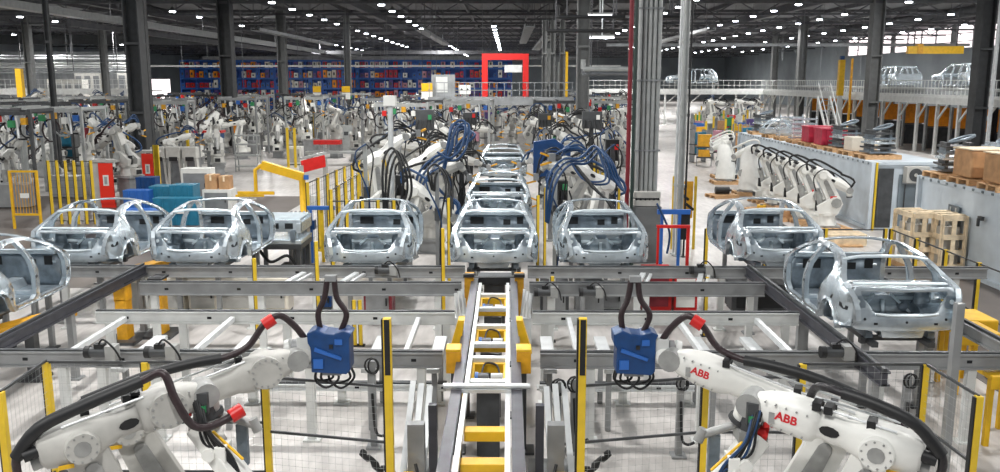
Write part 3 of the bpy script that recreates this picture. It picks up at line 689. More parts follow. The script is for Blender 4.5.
def blue_tool(c, sg, label):
    r = empty('blue_gripper', c)
    poly = [(-.2, -.22), (.17, -.24), (.21, -.2), (.21, .15), (.235, .2), (.16, .235), (.05, .2), (-.05, .21), (-.14, .25), (-.235, .21), (-.23, .1), (-.2, .05)]
    m = MB().m('blue').extr(poly, lambda a, b, t: V((a, t, b)), -.13, .13); h = m.build('housing', r, .012)
    m = MB().m('blue_bright'); m.extr([(-.16, .02), (.12, -.08), (.13, -.05), (-.15, .06)], lambda a, b, t: V((a, t, b)), -.15, -.13); m.box((.1, -.14, .12), (.08, .02, .06)); m.box((-.12, -.14, -.12), (.1, .02, .1)); m.m('black').box((.02, -.14, .07), (.04, .02, .04)); m.build('cover_rib', h)
    m = MB().m('steel_light').box((-sg*.28, 0, .02), (.14, .2, .26)).m('steel').cyl((-sg*.34, 0, .02), (-sg*.42, 0, .02), .09, None, 12); m.m('steel_light').cyl((-sg*.42, 0, 0.02), (-sg*.47, 0, 0.0), .1, None, 12); m.build('mounting_flange', r)
    for i, (x0, x1, dz) in enumerate(((-.16, .02, -.42), (-.1, .14, -.38), (-.02, .18, -.44), (-.17, -.05, -.36))):
        MB().m('black').tube(smooth_path([(x0, 0.02*i, -.2), (x0-.03, .02*i, -.34), ((x0+x1)/2, .02*i-.03, dz), (x1+.04, .02*i, -.33), (x1, .02*i, -.2)]), .014, 6).build('cable_loop', r)
    for x in (-.12, .1): MB().m('hose_brown').tube(smooth_path([(x, .03, .2), (x-.02 if x < 0 else x+.06, .03, .38), (x*.6, .05, .55), (x*.35, .07, .74)]), .032, 8).build('supply_hose', r)
    MB().m('steel').box((0, .07, .76), (.12, .08, .06)).build('hose_bracket', r)
    MB().m('steel').box((.0, 0, -.25), (.2, .12, .05)).build('electrode_holder', r)
    return tag(r, label, 'robot tool')
blue_tool(atY(634, 350, 8.85), -1, 'deep blue gripper tool with black cables held by the right-hand forearm')
blue_tool(atY(332, 349, 8.85), 1, 'deep blue gripper tool with black cables held by the left-hand forearm')
def arm_tool(root, yaw, A, L, near, sg, label):
    w = w2(root, yaw, A(L, 0, 0)); r = empty('part_gripper', w)
    MB().m('steel_dark').cyl((0, 0, -.08), (0, 0, -.26), .11, None, 12).m('robotgrey').box((0, 0, -.3), (.26, .2, .1)).build('tool_changer', r)
    MB().m('white').beam((-sg*.05, -.05, -.3), (sg*.5, -.25, -.95), .24, .14).box((sg*.2, -.16, -.6), (.1, .2, .34)).cyl((sg*.1, -.28, -.5), (sg*.1, -.1, -.5), .06, None, 10).m('yellow').beam((sg*.1, -.12, -.33), (sg*.4, -.22, -.56), .03, .02).build('gripper_beam', r, .01)
    MB().m('robotgrey').cyl((sg*.08, .05, -.22), (sg*.42, .1, -.36), .04, None, 10).cyl((sg*.4, .1, -.3), (sg*.45, .1, -.42), .05, None, 8).build('gripper_finger', r)
    MB().m('galv_dark').box((sg*.3, .1, -.55), (.1, .06, .4)).build('side_plate', r)
    for i in range(5):
        q = i*.03; MB().m('blue_cable' if i % 3 == 1 and sg < 0 else 'black').tube(smooth_path([(-sg*(.1-q), -.12, .1-q), (sg*q, -.2-q*.5, -.15-q), (sg*(.05+q*2), -.22, -.4-q), (sg*(.25+q), -.22, -.5-q*2), (sg*(.34), -.2, -.68)]), .014, 6).build('cable', r)
    MB().m('red').box((-sg*.12, -.16, -.12), (.1, .05, .1)).build('red_valve', r, label='red valve block')
    MB().m('steel_dark').box((sg*.02, -.13, -.06), (.12, .06, .2)).m('green').box((sg*.05, -.17, -.1), (.04, .02, .06)).build('valve_block', r)
    return tag(r, label, 'robot gripper')
arm_tool(rAL[3], rAL[4], rAL[1], rAL[2], 0, 1, 'white gripper frame with looping black cables on the lower left robot')
arm_tool(rAR[3], rAR[4], rAR[1], rAR[2], 0, -1, 'white gripper frame with blue cables on the lower right robot')

# ------------------------------------------------------------------ safety fence in front
def fence_post(p, h, label, w=.07, tall=False):
    r = empty('fence_post', (p.x, p.y, 0)); MB().m('yellow_post').box((0, 0, h/2), (w, w, h)).build('post', r, .004)
    MB().m('black').box((-w*.62, 0, h/2), (w*.25, w*.8, h-.02)).build('cable_strip', r, label='black strip along the post'); MB().m('black').box((0, 0, .01), (w*2.4, w*2.4, .02)).build('foot', r)
    if w > .08: MB().m('black').box((0, -w*.52, h-.32), (w*.7, w*.1, .62)).build('dark_cover', r, label='black cover on the upper post')
    return tag(r, label, 'fence post')
FY = 9.3
posts = [(46, 362, 9.3, 'yellow fence post furthest left, behind the corner robot'), (145, 362, 9.3, 'yellow fence post behind the hooked hose at left'), (265, 377, 9.3, 'yellow fence post between left robot and gate'),
    (387, 318, 9.0, 'tall black and yellow gate post left of the central slide'), (583, 318, 9.0, 'tall black and yellow gate post right of the central slide'), (706, 377, 9.3, 'yellow fence post behind the lettered forearm'), (803, 364, 9.3, 'yellow fence post behind the thick right arm'), (926, 364, 9.3, 'yellow corner fence post right of the near robot'), (979, 396, 8.3, 'yellow fence post nearest the right picture edge'), (0, 392, 8.3, 'yellow fence post cut by the left picture edge')]
PP = []
for px, py, Y, lb in posts:
    p = atY(px, py, Y); PP.append(p); fence_post(p, p.z, lb, .085 if py == 318 else .07)
def wire_panel(p0, p1, h, label, rails=(1.0, .5), topr=True, mesh=True, z0=.1):
    r = empty('wire_fence', (p0.x, p0.y, 0)); d = V((p1.x-p0.x, p1.y-p0.y, 0)); L = d.length
    for q in rails: MB().m('steel_dark').beam((0, 0, h*q), d+V((0, 0, h*q)), .022, .028).build('rail', r)
    if mesh:
        m = MB().m('duct'); k = int(L/.08)
        for i in range(1, k): m.beam(d*(i/k)+V((0, 0, z0)), d*(i/k)+V((0, 0, h)), .002, .002)
        z = z0
        while z < h: m.beam(V((0, 0, z)), d+V((0, 0, z)), .002, .002); z += .08
        m.build('wire_mesh', r)
    return tag(r, label, 'fence panel')
for a, b, t in ((0, 1, 'behind the corner robot'), (1, 2, 'behind the left robot grippers'), (2, 3, 'between left robot and left gate post'), (4, 5, 'between right gate post and lettered forearm'), (5, 6, 'behind the right robot arms'), (6, 7, 'between the right robots and the corner post'), (7, 8, 'running towards the right picture edge'), (9, 0, 'running towards the left picture edge')):
    h = PP[b].z if 3 in (a,) or 4 in (a,) else PP[a].z
    wire_panel(PP[a], PP[b], h, 'thin wire fence panel with dark rails '+t, rails=(1.0, .62, .3))
# bare steel posts with cable rings by the fence
def ring_stand(p, h, label, ring=.09):
    r = empty('cable_stand', (p.x, p.y, 0)); MB().m('steel').box((0, 0, h/2), (.09, .07, h)).box((0, 0, .015), (.2, .2, .03)).build('stand_post', r)
    t = [(ring*math.cos(a*PI/6)*1.0, -.06, h-.05+ring*1.2*math.sin(a*PI/6)) for a in range(13)]
    MB().m('black').tube(t, .014, 6).build('cable_ring', r); MB().m('black').tube([(x*.8+.03, y-.02, z) for x, y, z in t], .012, 6).build('cable_ring', r)
    MB().m('black').tube(smooth_path([(.0, -.06, .8), (.03, -.06, .3), (.1, -.07, .2), (.2, -.05, .22)]), .02, 6).build('cable', r)
    return tag(r, label, 'cable stand')
ring_stand(atZ(367, 452, .2)+V((0, .6, 0)), 1.25, 'grey stand with black cable rings left of the left gate post')
ring_stand(atY(558, 385, 11.0), 1.05, 'grey stand with black cable rings left of the right gate post')
ring_stand(atY(574, 385, 11.1), 1.05, 'second grey stand with black cable rings touching right gate post')
ring_stand(atY(681, 378, 11.0), 1.1, 'grey stand with small cable ring beside the lettered forearm', .07)
ring_stand(atY(908, 378, 11.0), 1.15, 'grey stand with cable ring before the corner fence post', .08)
p = atY(957, 330, 9.0); r = empty('grey_pole', (p.x, p.y, 0)); MB().m('steel').box((0, 0, (p.z+.3)/2), (.085, .085, p.z+.3)).build('pole', r); MB().m('steel_dark').box((0, 0, .02), (.3, .3, .04)).build('foot', r)
tag(r, 'plain grey pole standing just outside the right fence corner', 'pole')

for i, (px, py, Y, t) in enumerate(((100, 352, 11.4, 'left end of the nearest beam'), (160, 352, 11.4, 'nearest beam above the hooked hose'), (835, 352, 11.4, 'nearest beam before the large right shell'), (385, 270, 16.95, 'beam under the shell left of the line'), (545, 292, 15.55, 'second beam right of the slide'), (590, 292, 15.55, 'second beam before the right shell'), (700, 270, 16.95, 'beam left of the shell before the aisle'))):
    p = atY(px, py, Y-.06); r = empty('drive_motor', p); MB().m('steel_dark').cyl((-.13, 0, 0), (.1, 0, 0), .075, None, 12).m('black').cyl((-.2, 0, 0), (-.13, 0, 0), .085, None, 12).box((.0, 0, .09), (.12, .1, .06)).build('motor_body', r)
    MB().m('robotgrey').box((.17, 0, 0), (.14, .16, .2)).build('gearbox', r); MB().m('black').tube(smooth_path([(0, -.02, .12), (.1, -.08, .2), (.25, -.08, .05), (.3, -.02, -.15)], 4), .014, 6).build('cable', r)
    tag(r, 'dark drive motor with cable on the '+t, 'motor')
# ------------------------------------------------------------------ the plant behind
def base_pt(px, py): return atZ(px, py, 0)
def XY(px, Y): return V((X_at(px, Y), Y, 0))
POSES = [((.0, 1.9), (1.3, 1.75), (1, -.4)), ((.55, 1.8), (1.55, 1.15), (.3, -1)), ((.1, 1.9), (1.1, 2.55), (1, .2)), ((-.3, 1.8), (.9, 2.15), (.6, -.8)), ((-.1, 1.85), (.95, 1.2), (0, -1))]
def mk_pose(i, cable, paint):
    def f():
        E, W, T = POSES[i]; r = robot(E, W, (.25, .82), tool=T, fine=False, paint=paint, cable=cable)
        w = V((W[0], 0, W[1])); t = V((T[0], 0, T[1])).normalized()
        m = MB().m('steel_dark').cyl(w+t*.24, w+t*.45, .07, None, 6); q = w+t*.45
        m.m('amber').beam(q, q+V((.3, 0, .12)), .06, .05); m.m('amber').beam(q-V((0, 0, .12)), q+V((.3, 0, -.2)), .06, .05); m.m('steel').box(q, (.16, .18, .2)); m.build('weld_gun', r)
        m = MB().m(cable); 
        for k in range(3): m.tube(smooth_path([w+V((-.6, .1*k-.1, .2)), w+V((-.3, .12*k-.1, .5-.1*k)), w+V((.1, .05*k, .3)), q], 3), .028, 5)
        m.build('cable_bundle', r)
        return r
    return f
rnd = random.Random(5)
def bg_robot(x, y, yaw, pose, label, group=None, ped=0., cable='black', paint='offwhite', s=1.):
    if ped: 
        key = 'ped%.1f' % ped
        def pb():
            r = empty('robot_pedestal'); MB().m('steel').box((0, 0, ped/2), (.6, .6, ped-.04)).box((0, 0, ped-.02), (.9, .8, .04)).box((0, 0, .015), (.9, .8, .03)).build('plinth', r); return r
        spawn(key, pb, (x, y, 0), yaw, ('grey plinth under the ' + label.replace('white welding ', '')) if not group else 'grey steel plinth under a robot ' + group.split(' ', 1)[1], 'pedestal', ('pedestals of ' + group) if group else None)
    return spawn(('rb', pose, cable, paint), mk_pose(pose, cable, paint), (x, y, ped), yaw, label, 'robot', group, s)

# welding cell beside the central line
cell = [(-2.9, 22.3, -.25, 1, .4, 'blue_cable', 'nearest on the left side, bowed over blue hoses'), (-2.3, 25.2, .1, 3, .4, 'black', 'third on the left side'), (-3.1, 27.6, .5, 2, .4, 'black', 'fourth on the left side, pointing up'), (-2.4, 30.5, 0, 0, .4, 'black', 'fifth on the left side'), (-3.4, 33.5, .2, 4, .4, 'blue_cable', 'sixth on the left side, beside the smallest shell'), (-2.5, 37, 0, 3, .4, 'black', 'seventh on the left side'), (-4.2, 40, .3, 2, .4, 'black', 'eighth on the left side, furthest back'), (-4.0, 25.2, .6, 2, .8, 'black', 'in the rear rank left, nearest'), (-4.3, 31.0, .3, 0, .8, 'black', 'in the rear rank left, middle'), (-4.3, 36.0, .5, 3, .8, 'blue_cable', 'in the rear rank left, farthest'), (-2.2, 43, .2, 0, .8, 'black', 'on a tall plinth left, before the crossing platform'),
    (3.2, 32.4-.3, PI+.5, 0, .8, 'blue_cable', 'in the rear rank right, nearest'), (3.9, 37.0, PI+.2, 2, .8, 'black', 'in the rear rank right, farther'), (1.9, 43.5, PI, 3, .8, 'black', 'on a tall plinth right, before the crossing platform'),
    (2.6, 22.9, PI+.3, 2, .4, 'blue_cable', 'nearest on the right side, lifting blue hoses'), (2.0, 25.4, PI-.1, 3, .4, 'black', 'third on the right side'), (2.7, 28, PI, 1, .4, 'black', 'fourth on the right side, bowed down'), (2.1, 31, PI-.2, 0, .4, 'blue_cable', 'fifth on the right side'), (3.0, 35.0, PI+.3, 2, .4, 'black', 'sixth on the right side, pointing up'), (2.2, 37.5, PI, 3, .4, 'black', 'seventh on the right side'), (3.9, 41, PI-.3, 4, .4, 'black', 'eighth on the right side, furthest back')]
for x, y, a, p, ped, cb, t in cell: bg_robot(x, y, a, p, 'white line robot, '+t, None, ped, cb, 'white' if p in (1, 2) else 'offwhite')
def hose_loop(pts, label, mt='blue_cable', r=.05, k=3, name='hose_bundle'):
    m = MB().m(mt)
    for i in range(k): 
        o = V((.09*i, .05*i, -.07*i)); m.tube(smooth_path([V(p)+o*(1 if 0 < j < len(pts)-1 else .3) for j, p in enumerate(pts)], 6), r*.62, 7)
    e = V(pts[0]); f = V(pts[-1]); m.m('steel')
    return tag(m.build(name), label, 'hose')
def guard_post(x, y, h, mt, label):
    r = empty('service_post', (x, y, 0)); MB().m(mt).box((0, 0, h/2), (.1, .1, h)).box((0, 0, .015), (.25, .25, .03)).build('post', r); MB().m('steel_dark').box((.02, -.08, h*.6), (.16, .1, .3)).build('junction_box', r)
    for k in range(2): MB().m(('black', 'blue_cable')[k]).tube(smooth_path([(.05, -.06-.05*k, h), (.25-.5*k, -.2, h-.35), (.1, -.12, h*.55), (.06, -.08, .2)], 4), .022, 6).build('cable', r)
    return tag(r, label, 'post')
for i, (x, y, h, mt) in enumerate(((-1.75, 21.2, 2.9, 'steel'), (-3.9, 23.6, 3.3, 'duct'), (-1.8, 26.6, 3.0, 'steel_dark'), (-3.7, 29.6, 3.5, 'steel'), (-1.9, 33.2, 3.2, 'steel'), (1.2, 21.8, 2.9, 'duct'), (3.0, 24.9, 3.2, 'steel_dark'), (1.35, 27, 3.1, 'steel'), (3.4, 30, 3.4, 'duct'), (1.4, 33.8, 3.2, 'steel'))):
    guard_post(x, y, h, mt, '%s service post with hanging cables, %s of the five %s of the line' % ({'steel': 'grey', 'duct': 'pale', 'steel_dark': 'dark'}[mt], ('nearest', 'second', 'third', 'fourth', 'farthest')[i % 5], 'left' if i < 5 else 'right'))
P_ = lambda px, py, Y: atY(px, py, Y)
hose_loop([P_(455, 148, 23), P_(468, 130, 23.2), P_(452, 125, 23.5), P_(447, 150, 23), P_(433, 158, 23), P_(418, 175, 22.8), P_(414, 205, 22.6)], 'thick dark blue hoses arching over the left robots beside the central line', 'blue_cable', .06)
hose_loop([P_(437, 152, 22), P_(450, 158, 22), P_(462, 146, 22), P_(465, 122, 22.4), P_(452, 128, 22.4), P_(442, 175, 22.2)], 'bright blue hose bundle at the head of a left robot', 'blue_cable', .05, 2)
hose_loop([P_(384, 215, 21), P_(383, 165, 21), P_(392, 148, 21.2), P_(401, 165, 21), P_(403, 190, 21), P_(396, 215, 21)], 'black hose loop around the pale pole left of the welding cell', 'black', .05, 3)
hose_loop([P_(432, 190, 21), P_(428, 170, 21), P_(437, 165, 21.3), P_(445, 180, 21), P_(448, 215, 20.6)], 'dark hose loop hanging between the left robots', 'black', .045, 3)
hose_loop([P_(546, 222, 21), P_(548, 180, 21), P_(562, 160, 21.3), P_(580, 158, 21.3), P_(594, 146, 21.5), P_(606, 158, 21), P_(612, 175, 21), P_(622, 190, 21)], 'blue hoses arching over the right robots beside the central line', 'blue_cable', .05)
hose_loop([P_(570, 160, 21.5), P_(582, 178, 21.2), P_(598, 182, 21), P_(606, 176, 21), P_(598, 150, 21.4)], 'bright blue hose bundle at the head of a right robot', 'blue_cable', .045, 2)
for q, (px, py, Y, w_, h_, mt, t) in enumerate(((405, 185, 22.5, .7, .9, 'black', 'first from the left'), (425, 120, 30, .9, 1.2, 'steel_dark', 'behind the pale pole'), (462, 165, 26, .5, .9, 'black', 'left of the second shell'), (470, 118, 36, .8, .8, 'steel_dark', 'left of the smallest shell'), (545, 120, 36, .8, .9, 'steel_dark', 'right of the smallest shell'), (560, 190, 24, .6, .9, 'black', 'behind the right shell'), (592, 120, 31, 1.0, 1.0, 'steel_dark', 'above the right robots'), (612, 150, 27, .6, 1.1, 'black', 'left of the dark red pipe'))):
    c_ = P_(px, py, Y); r = empty('valve_tower', (c_.x, Y, 0)); MB().m('steel_dark').box((0, 0, c_.z/2), (.12, .12, c_.z)).box((0, 0, .015), (.3, .3, .03)).build('mast', r)
    MB().m(mt).box((0, 0, c_.z), (w_*.7, .25, h_*.6)).build('manifold', r, .02); m = MB().m('black')
    for k in range(6): m.tube(smooth_path([(-w_*.4+w_*.16*k, -.14, c_.z), (-w_*.5+w_*.2*k, -.3, c_.z-.4), (-w_*.2+w_*.1*((k*3) % 5), -.2, c_.z-.9), (.05, -.08, .5)], 4), .025, 5)
    m.build('hose_bundle', r); MB().m(('amber', 'green', 'white', 'red')[q % 4]).box((w_*.2, -.15, c_.z+.1), (.12, .06, .16)).build('valve', r); tag(r, 'dark valve tower with hanging hoses, '+t, 'valve tower')
hose_loop([P_(575, 165, 20.6), P_(590, 185, 20.5), P_(606, 200, 20.4), P_(615, 215, 20.4)], 'black cable bundle sloping down to the right shell', 'black', .045, 3)
m = MB().m('blue').extr([(-.5, -.5), (.5, -.35), (.55, .2), (.1, .5), (-.5, .42)], lambda a, b, t: P_(551, 158, 27)+V((a*1.1, t, b*1.2)), -.2, .2).m('steel').box((P_(551, 158, 27).x, 27, 1.0), (.15, .15, 2.0)).box((P_(551, 158, 27).x, 27, .02), (.4, .4, .04)); tag(m.build('blue_screen'), 'dark blue panel on a post right of the line of shells', 'panel')
m = MB().m('alu').cyl(XY(393, 22), XY(393, 22)+V((0, 0, 4.4)), .07, None, 10).m('white').box(XY(393, 22)+V((0, 0, 4.5)), (.3, .3, .25)).m('steel').cyl(XY(393, 22), XY(393, 22)+V((0, 0, .04)), .2, None, 10); tag(m.build('pale_pole'), 'pale vertical pole with white head left of the central welding cell', 'pole')

# platform and red portal over the line
r = empty('crossing_platform', (-.5, 60, 0)); MB().m('ceil_pale').box((0, 0, 3.75), (9.8, 2.2, .28)).box((0, -1.1, 3.6), (9.8, .1, .5)).build('deck', r)
for x in (-4.8, -2.6, 2.6, 4.8): MB().m('ceil_pale').box((x, -.9, 1.75), (.16, .16, 3.5)).box((x, -.9, .02), (.35, .35, .04)).build('leg', r)
m = MB().m('ceil_pale')
for i in range(20): m.box((-4.8+i*.505, -1.1, 4.35), (.04, .04, 1.0))
for z in (4.35, 4.85): m.box((0, -1.1, z), (9.8, .04, .05))
m.build('railing', r); tag(r, 'grey platform crossing above the central line', 'platform')
r = empty('red_portal', (-.2, 60.3, 3.89))
MB().m('red').box((-1.4, .2, 1.25), (.4, .4, 2.5)).build('upright', r); MB().m('red').box((1.4, .2, 1.25), (.4, .4, 2.5)).build('upright', r); MB().m('red').box((0, .2, 2.7), (3.2, .42, .42)).build('crossbar', r)
MB().m('steel_light').box((.55, .2, 1.9), (1.2, .3, .5)).build('white_cabinet', r, label='pale box hanging in the portal')
tag(r, 'bright red portal frame on the platform over the line', 'portal')
for px, w_, h_, t in ((445, 1.6, 1.5, 'at the left'), (548, .6, 3.6, 'right of the red portal'), (560, .8, 2.6, 'at the right end')):
    p = XY(px, 60.2); r = empty('control_cabinet', (p.x, 60.4, 3.89)); MB().m('ceil_pale').box((0, 0, h_/2), (w_, .5, h_)).build('body', r, .02); MB().m('steel_light').box((-.1, -.26, h_*.55), (w_*.5, .02, h_*.7)).build('door', r)
    tag(r, 'grey control cabinet on the crossing platform, '+t, 'cabinet')
p = XY(491-37-0, 60); r = empty('white_camera_box', (XY(466, 60).x, 59.6, 3.89)); MB().m('white').box((0, 0, .5), (.8, .4, .6)).m('hole').cyl((-.2, -.21, .5), (-.2, -.2, .5), .08, None, 8).cyl((.2, -.21, .5), (.2, -.2, .5), .08, None, 8).m('white').box((0, 0, .1), (.2, .2, .2)).build('body', r); tag(r, 'small white box with two dark holes on the crossing platform', 'box')
r = empty('yellow_mast', (XY(564, 60).x, 59.5, 3.89)); MB().m('yellow').box((0, 0, 1.5), (.16, .16, 3.0)).build('mast', r); tag(r, 'thin yellow mast on the right end of the crossing platform', 'mast')

# pipes right of the line
r = empty('pipe_column', (3.83, 24, 0)); MB().m('column_grey').box((0, .2, 6), (.66, .3, 12)).build('core', r)
for i in range(5): MB().m('duct').cyl((-.26+i*.13, -.03, 1.95), (-.26+i*.13, -.03, 12), .058, None, 12).build('pipe', r)
for z in (3.1, 5.0, 6.9): MB().m('ceil_pale').box((0, -.1, z), (.72, .05, .05)).build('pipe_clamp', r)
tag(r, 'broad column of parallel grey vertical pipes right of the line', 'pipe column')
r = empty('column_box', (3.83, 23.75, 0)); MB().m('column_grey').box((0, 0, .8), (.8, .34, 1.56)).box((0, 0, .02), (.95, .45, .04)).build('body', r, .02); tag(r, 'plain grey tall box at the foot of the pipe column', 'box')
r = empty('terminal_block', (3.83, 23.72, 1.58)); 
for z in (.1, .32): MB().m('offwhite').box((0, 0, z), (.72, .25, .17)).build('terminal_strip', r, .01)
m = MB().m('black'); [m.cyl((-.3+i*.12, -.14, .21), (-.3+i*.12, -.1, .21), .035, None, 8) for i in range(6)]; m.box((0, 0, .2), (.6, .15, .1)); m.build('plug_row', r); tag(r, 'white connector strips on the grey box below the pipes', 'connector')
def pipe(px, Y, rad, mt, label, z1=12, name='vertical_pipe'):
    p = XY(px, Y); r = empty(name, p); MB().m(mt).cyl((0, 0, 0), (0, 0, z1), rad, None, 12).build('pipe', r); MB().m(mt).cyl((0, 0, 0), (0, 0, .03), rad*2.2, None, 12).build('flange', r)
    m = MB().m(mt); [m.cyl((0, 0, z), (0, 0, z+.08), rad*1.25, None, 12) for z in (2, 4, 6)]; m.build('coupling', r); return tag(r, label, 'pipe')
pipe(626, 23.6, .06, 'maroon', 'dark red vertical pipe left of the pipe column')
pipe(630.5, 23.35, .045, 'pipe_green', 'blackish green vertical pipe touching the pipe column')
pipe(679, 24.6, .09, 'duct', 'pale grey vertical pipe right of the pipe column'); pipe(674, 24.9, .05, 'alu', 'thin silver vertical pipe beside the pale grey pipe'); pipe(684, 24.4, .03, 'black', 'thin black pipe clipped beside the pale grey pipe')
for px0, px1, py, Y, mt, rad, t in ((558, 625, 17, 30, 'black', .06, 'black horizontal pipe, upper one left of the pipe column'), (547, 622, 31, 30, 'black', .06, 'black horizontal pipe, lower one left of the pipe column'), (583, 661, 69, 33, 'duct', .09, 'grey horizontal pipe passing behind the pipe column'), (583, 640, 74, 33.5, 'duct_dark', .06, 'dark grey horizontal pipe under the grey one'), (662, 680, 17, 26, 'black', .05, 'short black pipe right of the pipe column')):
    a = P_(px0, py, Y); b = P_(px1, py, Y); r = empty('horizontal_pipe', a); m = MB().m(mt).cyl((0, 0, 0), b-a, rad, None, 10); m.cyl((0, 0, 0), (0, 0, .35), rad, None, 8); m.build('pipe', r)
    MB().m('ceil_steel').cyl((.3, 0, 0), (.3, 0, 12-a.z), .02, None, 5).cyl(b-a-V((.3, 0, 0)), V((b.x-a.x-.3, 0, 12-a.z)), .02, None, 5).build('hanger', r); tag(r, t, 'pipe')
for px, py, t in ((600, 15, 'upper'), (602, 37, 'lower')):
    a = P_(px, py, 36); r = empty('strip_lamp', a); MB().m('lamp_glow').box((0, 0, -.03), (.95, .12, .04)).build('diffuser', r); MB().m('steel_light').box((0, 0, .04), (1.0, .16, .08)).build('lamp_housing', r); MB().m('alu').cyl((0, 0, .08), (0, 0, 12-a.z), .03, None, 6).build('hanger_rod', r)
    tag(r, 'white strip lamp hanging left of the pipe column, %s one' % t, 'lamp')
# blue bench, red stand
r = empty('blue_rack', (XY(673, 22).x, 22, 0)); MB().m('blue_bright').box((0, 0, 1.68), (.85, .1, .12)).build('rail', r); MB().m('blue_bright').box((-.3, 0, .85), (.07, .07, 1.6)).build('leg', r); MB().m('blue_bright').box((.15, 0, .85), (.07, .07, 1.6)).build('leg', r); MB().m('black').box((.3, .1, 1.3), (.25, .2, .7)).build('control_box', r)
hose = MB().m('blue_cable').tube(smooth_path([(-.35, -.05, 1.7), (-.45, -.05, 1.9), (-.25, -.1, 1.5), (-.1, -.08, 1.1), (-.15, -.05, .6)]), .03, 6).build('hose', r); tag(r, 'bright blue rail rack right of the grey column box', 'rack')
r = empty('red_stand', (XY(673, 20.5).x, 20.5, 0)); MB().m('red').box((0, 0, 1.55), (.8, .08, .07)).build('crossbar', r); MB().m('red').box((.36, 0, .76), (.07, .07, 1.52)).build('post', r); MB().m('red').box((-.36, 0, .76), (.05, .05, 1.52)).build('post', r); tag(r, 'thin red frame stand in front of the blue rack', 'stand')
r = empty('hazard_barrier', (XY(682, 25.6).x, 25.6, 0)); MB().m('amber').box((0, 0, 1.5), (.55, .06, 1.1)).build('panel', r); MB().m('yellow_post').box((-.3, 0, 1.1), (.07, .07, 2.2)).build('post', r); MB().m('yellow_post').box((.35, 0, 1.1), (.07, .07, 2.2)).build('post', r)
for i in range(3): MB().m('black').beam((-.25+.15*i, -.04, 2.0-.3*i), (-.0+.15*i, -.04, 1.8-.3*i), .05, .08).build('black_stripe', r)
tag(r, 'yellow and black guard panel behind the blue rack', 'panel')

# low machines under the far beams
def cab(px, pyb, w, h, d, mt, label, name='machine_cabinet', door='steel', Y=None, cat='cabinet'):
    p = base_pt(px, pyb) if Y is None else XY(px, Y); r = empty(name, p)
    MB().m(mt).box((0, 0, h/2+.03), (w, d, h-.06)).build('body', r, .012); MB().m('steel_dark').box((0, 0, .03), (w*.94, d*.9, .06)).build('plinth', r)
    MB().m(door).box((-w*.02, -d/2-.008, h*.52), (w*.8, .02, h*.7)).build('door', r); MB().m('black').box((w*.3, -d/2-.03, h*.55), (.03, .03, min(.16, h*.3))).build('handle', r)
    return tag(r, label, cat)
cab(655, 311, .62, 1.0, .5, 'red', 'red machine cabinet under the beams, left of the pair', door='maroon'); cab(683, 311, .5, .9, .5, 'red', 'red machine cabinet under the beams, right of the pair', door='white')
cab(757, 309, 1.3, .62, .6, 'steel_dark', 'black low cabinet under the beams before the light aisle', door='black')
for px, w_, t in ((147, .5, 'furthest left'), (178, .42, 'second from left'), (208, .55, 'in the middle'), (243, .75, 'fourth from left'), (276, .6, 'fifth, beside the blue crate'), ): cab(px, 311, w_*1.15, .8, .5, 'cream', 'cream low cabinet seen between the left beams, '+t, door='offwhite')
cab(326, 308, .3, .4, .3, 'blue_bright', 'small blue crate between beams, above the left blue tool', 'crate', 'blue', cat='crate')
cab(610, 309, .55, .6, .5, 'duct', 'grey low cabinet between the right beams, beside the red pair', door='steel')
for px, py, Y, mt, t in ((378, 306, 17.9, 'maroon', 'maroon'), (555, 300, 18.2, 'steel_dark', 'dark'), (590, 300, 18.2, 'steel', 'grey')): cab(px, 0, .6, .75, .5, mt, t+' low drive unit between the beams near the central line', 'drive_unit', Y=Y, cat='machine')
m = 0
for px, Y, h, t in ((253, 16.4, 1.6, 'left of centre under the carton-side shells'), (316, 16.6, 1.9, 'left of the shell left of the line'), (443, 16.4, 2.2, 'left of the front central shell'), (449, 20.0, 2.3, 'behind the front central shell at left'), (538, 20.5, 2.3, 'right of the second central shell'), (545, 22, 2.3, 'right of the central shells, further'), (352, 15.9, .9, 'short, above the left blue tool'), (358, 15.9, .9, 'short, right of the other short one'), (709, 16.6, 1.2, 'left of the shell before the light aisle'), (553, 16.2, 1.3, 'before the shell right of the line'), (618, 22.6, 2.2, 'left of the dark red pipe')):
    p = XY(px, Y); fence_post(p, h, 'yellow post '+t, .06)

# corner guard fence at right
def fence_line(p0, p1, n, h, label, mt='yellow_post', w=.07, infill=None, strip=True):
    r = empty('guard_fence', p0); d = V(p1)-V(p0); d.z = 0
    for i in range(n):
        q = d*(i/(n-1)); mm = MB().m(mt).box(q+V((0, 0, h/2)), (w, w, h)); 
        if strip: mm.m('black').box(q+V((-w*.7, 0, h/2)), (w*.4, w*.8, h-.02))
        mm.build('fence_post', r)
    m = MB().m('steel_dark'); m.beam(V((0, 0, h-.03)), d+V((0, 0, h-.03)), .02, .03); m.build('top_rail', r); MB().m('steel_dark').beam(V((0, 0, .12)), d+V((0, 0, .12)), .02, .03).build('bottom_rail', r)
    if infill:
        m = MB().m(infill); L = d.length; k = int(L/.25)
        for i in range(1, k): m.beam(d*(i/k)+V((0, 0, .1)), d*(i/k)+V((0, 0, h)), .006, .006)
        z = .3
        while z < h: m.beam(V((0, 0, z)), d+V((0, 0, z)), .006, .006); z += .25
        m.build('wire_mesh', r)
    return tag(r, label, 'fence')
fence_line((10, 15.2, 0), (10, 22.3, 0), 6, 1.2, 'low yellow-posted fence along the brown gangway right of the shells')
fence_line((5.2, 22.3, 0), (9.85, 22.3, 0), 4, 1.2, 'low yellow-posted fence behind the shell before the light aisle')
fence_line((XY(55, 30).x, 30, 0), (XY(97, 30).x, 30, 0), 6, 2.25, 'tall yellow-posted fence behind the left shells', infill='steel_dark')
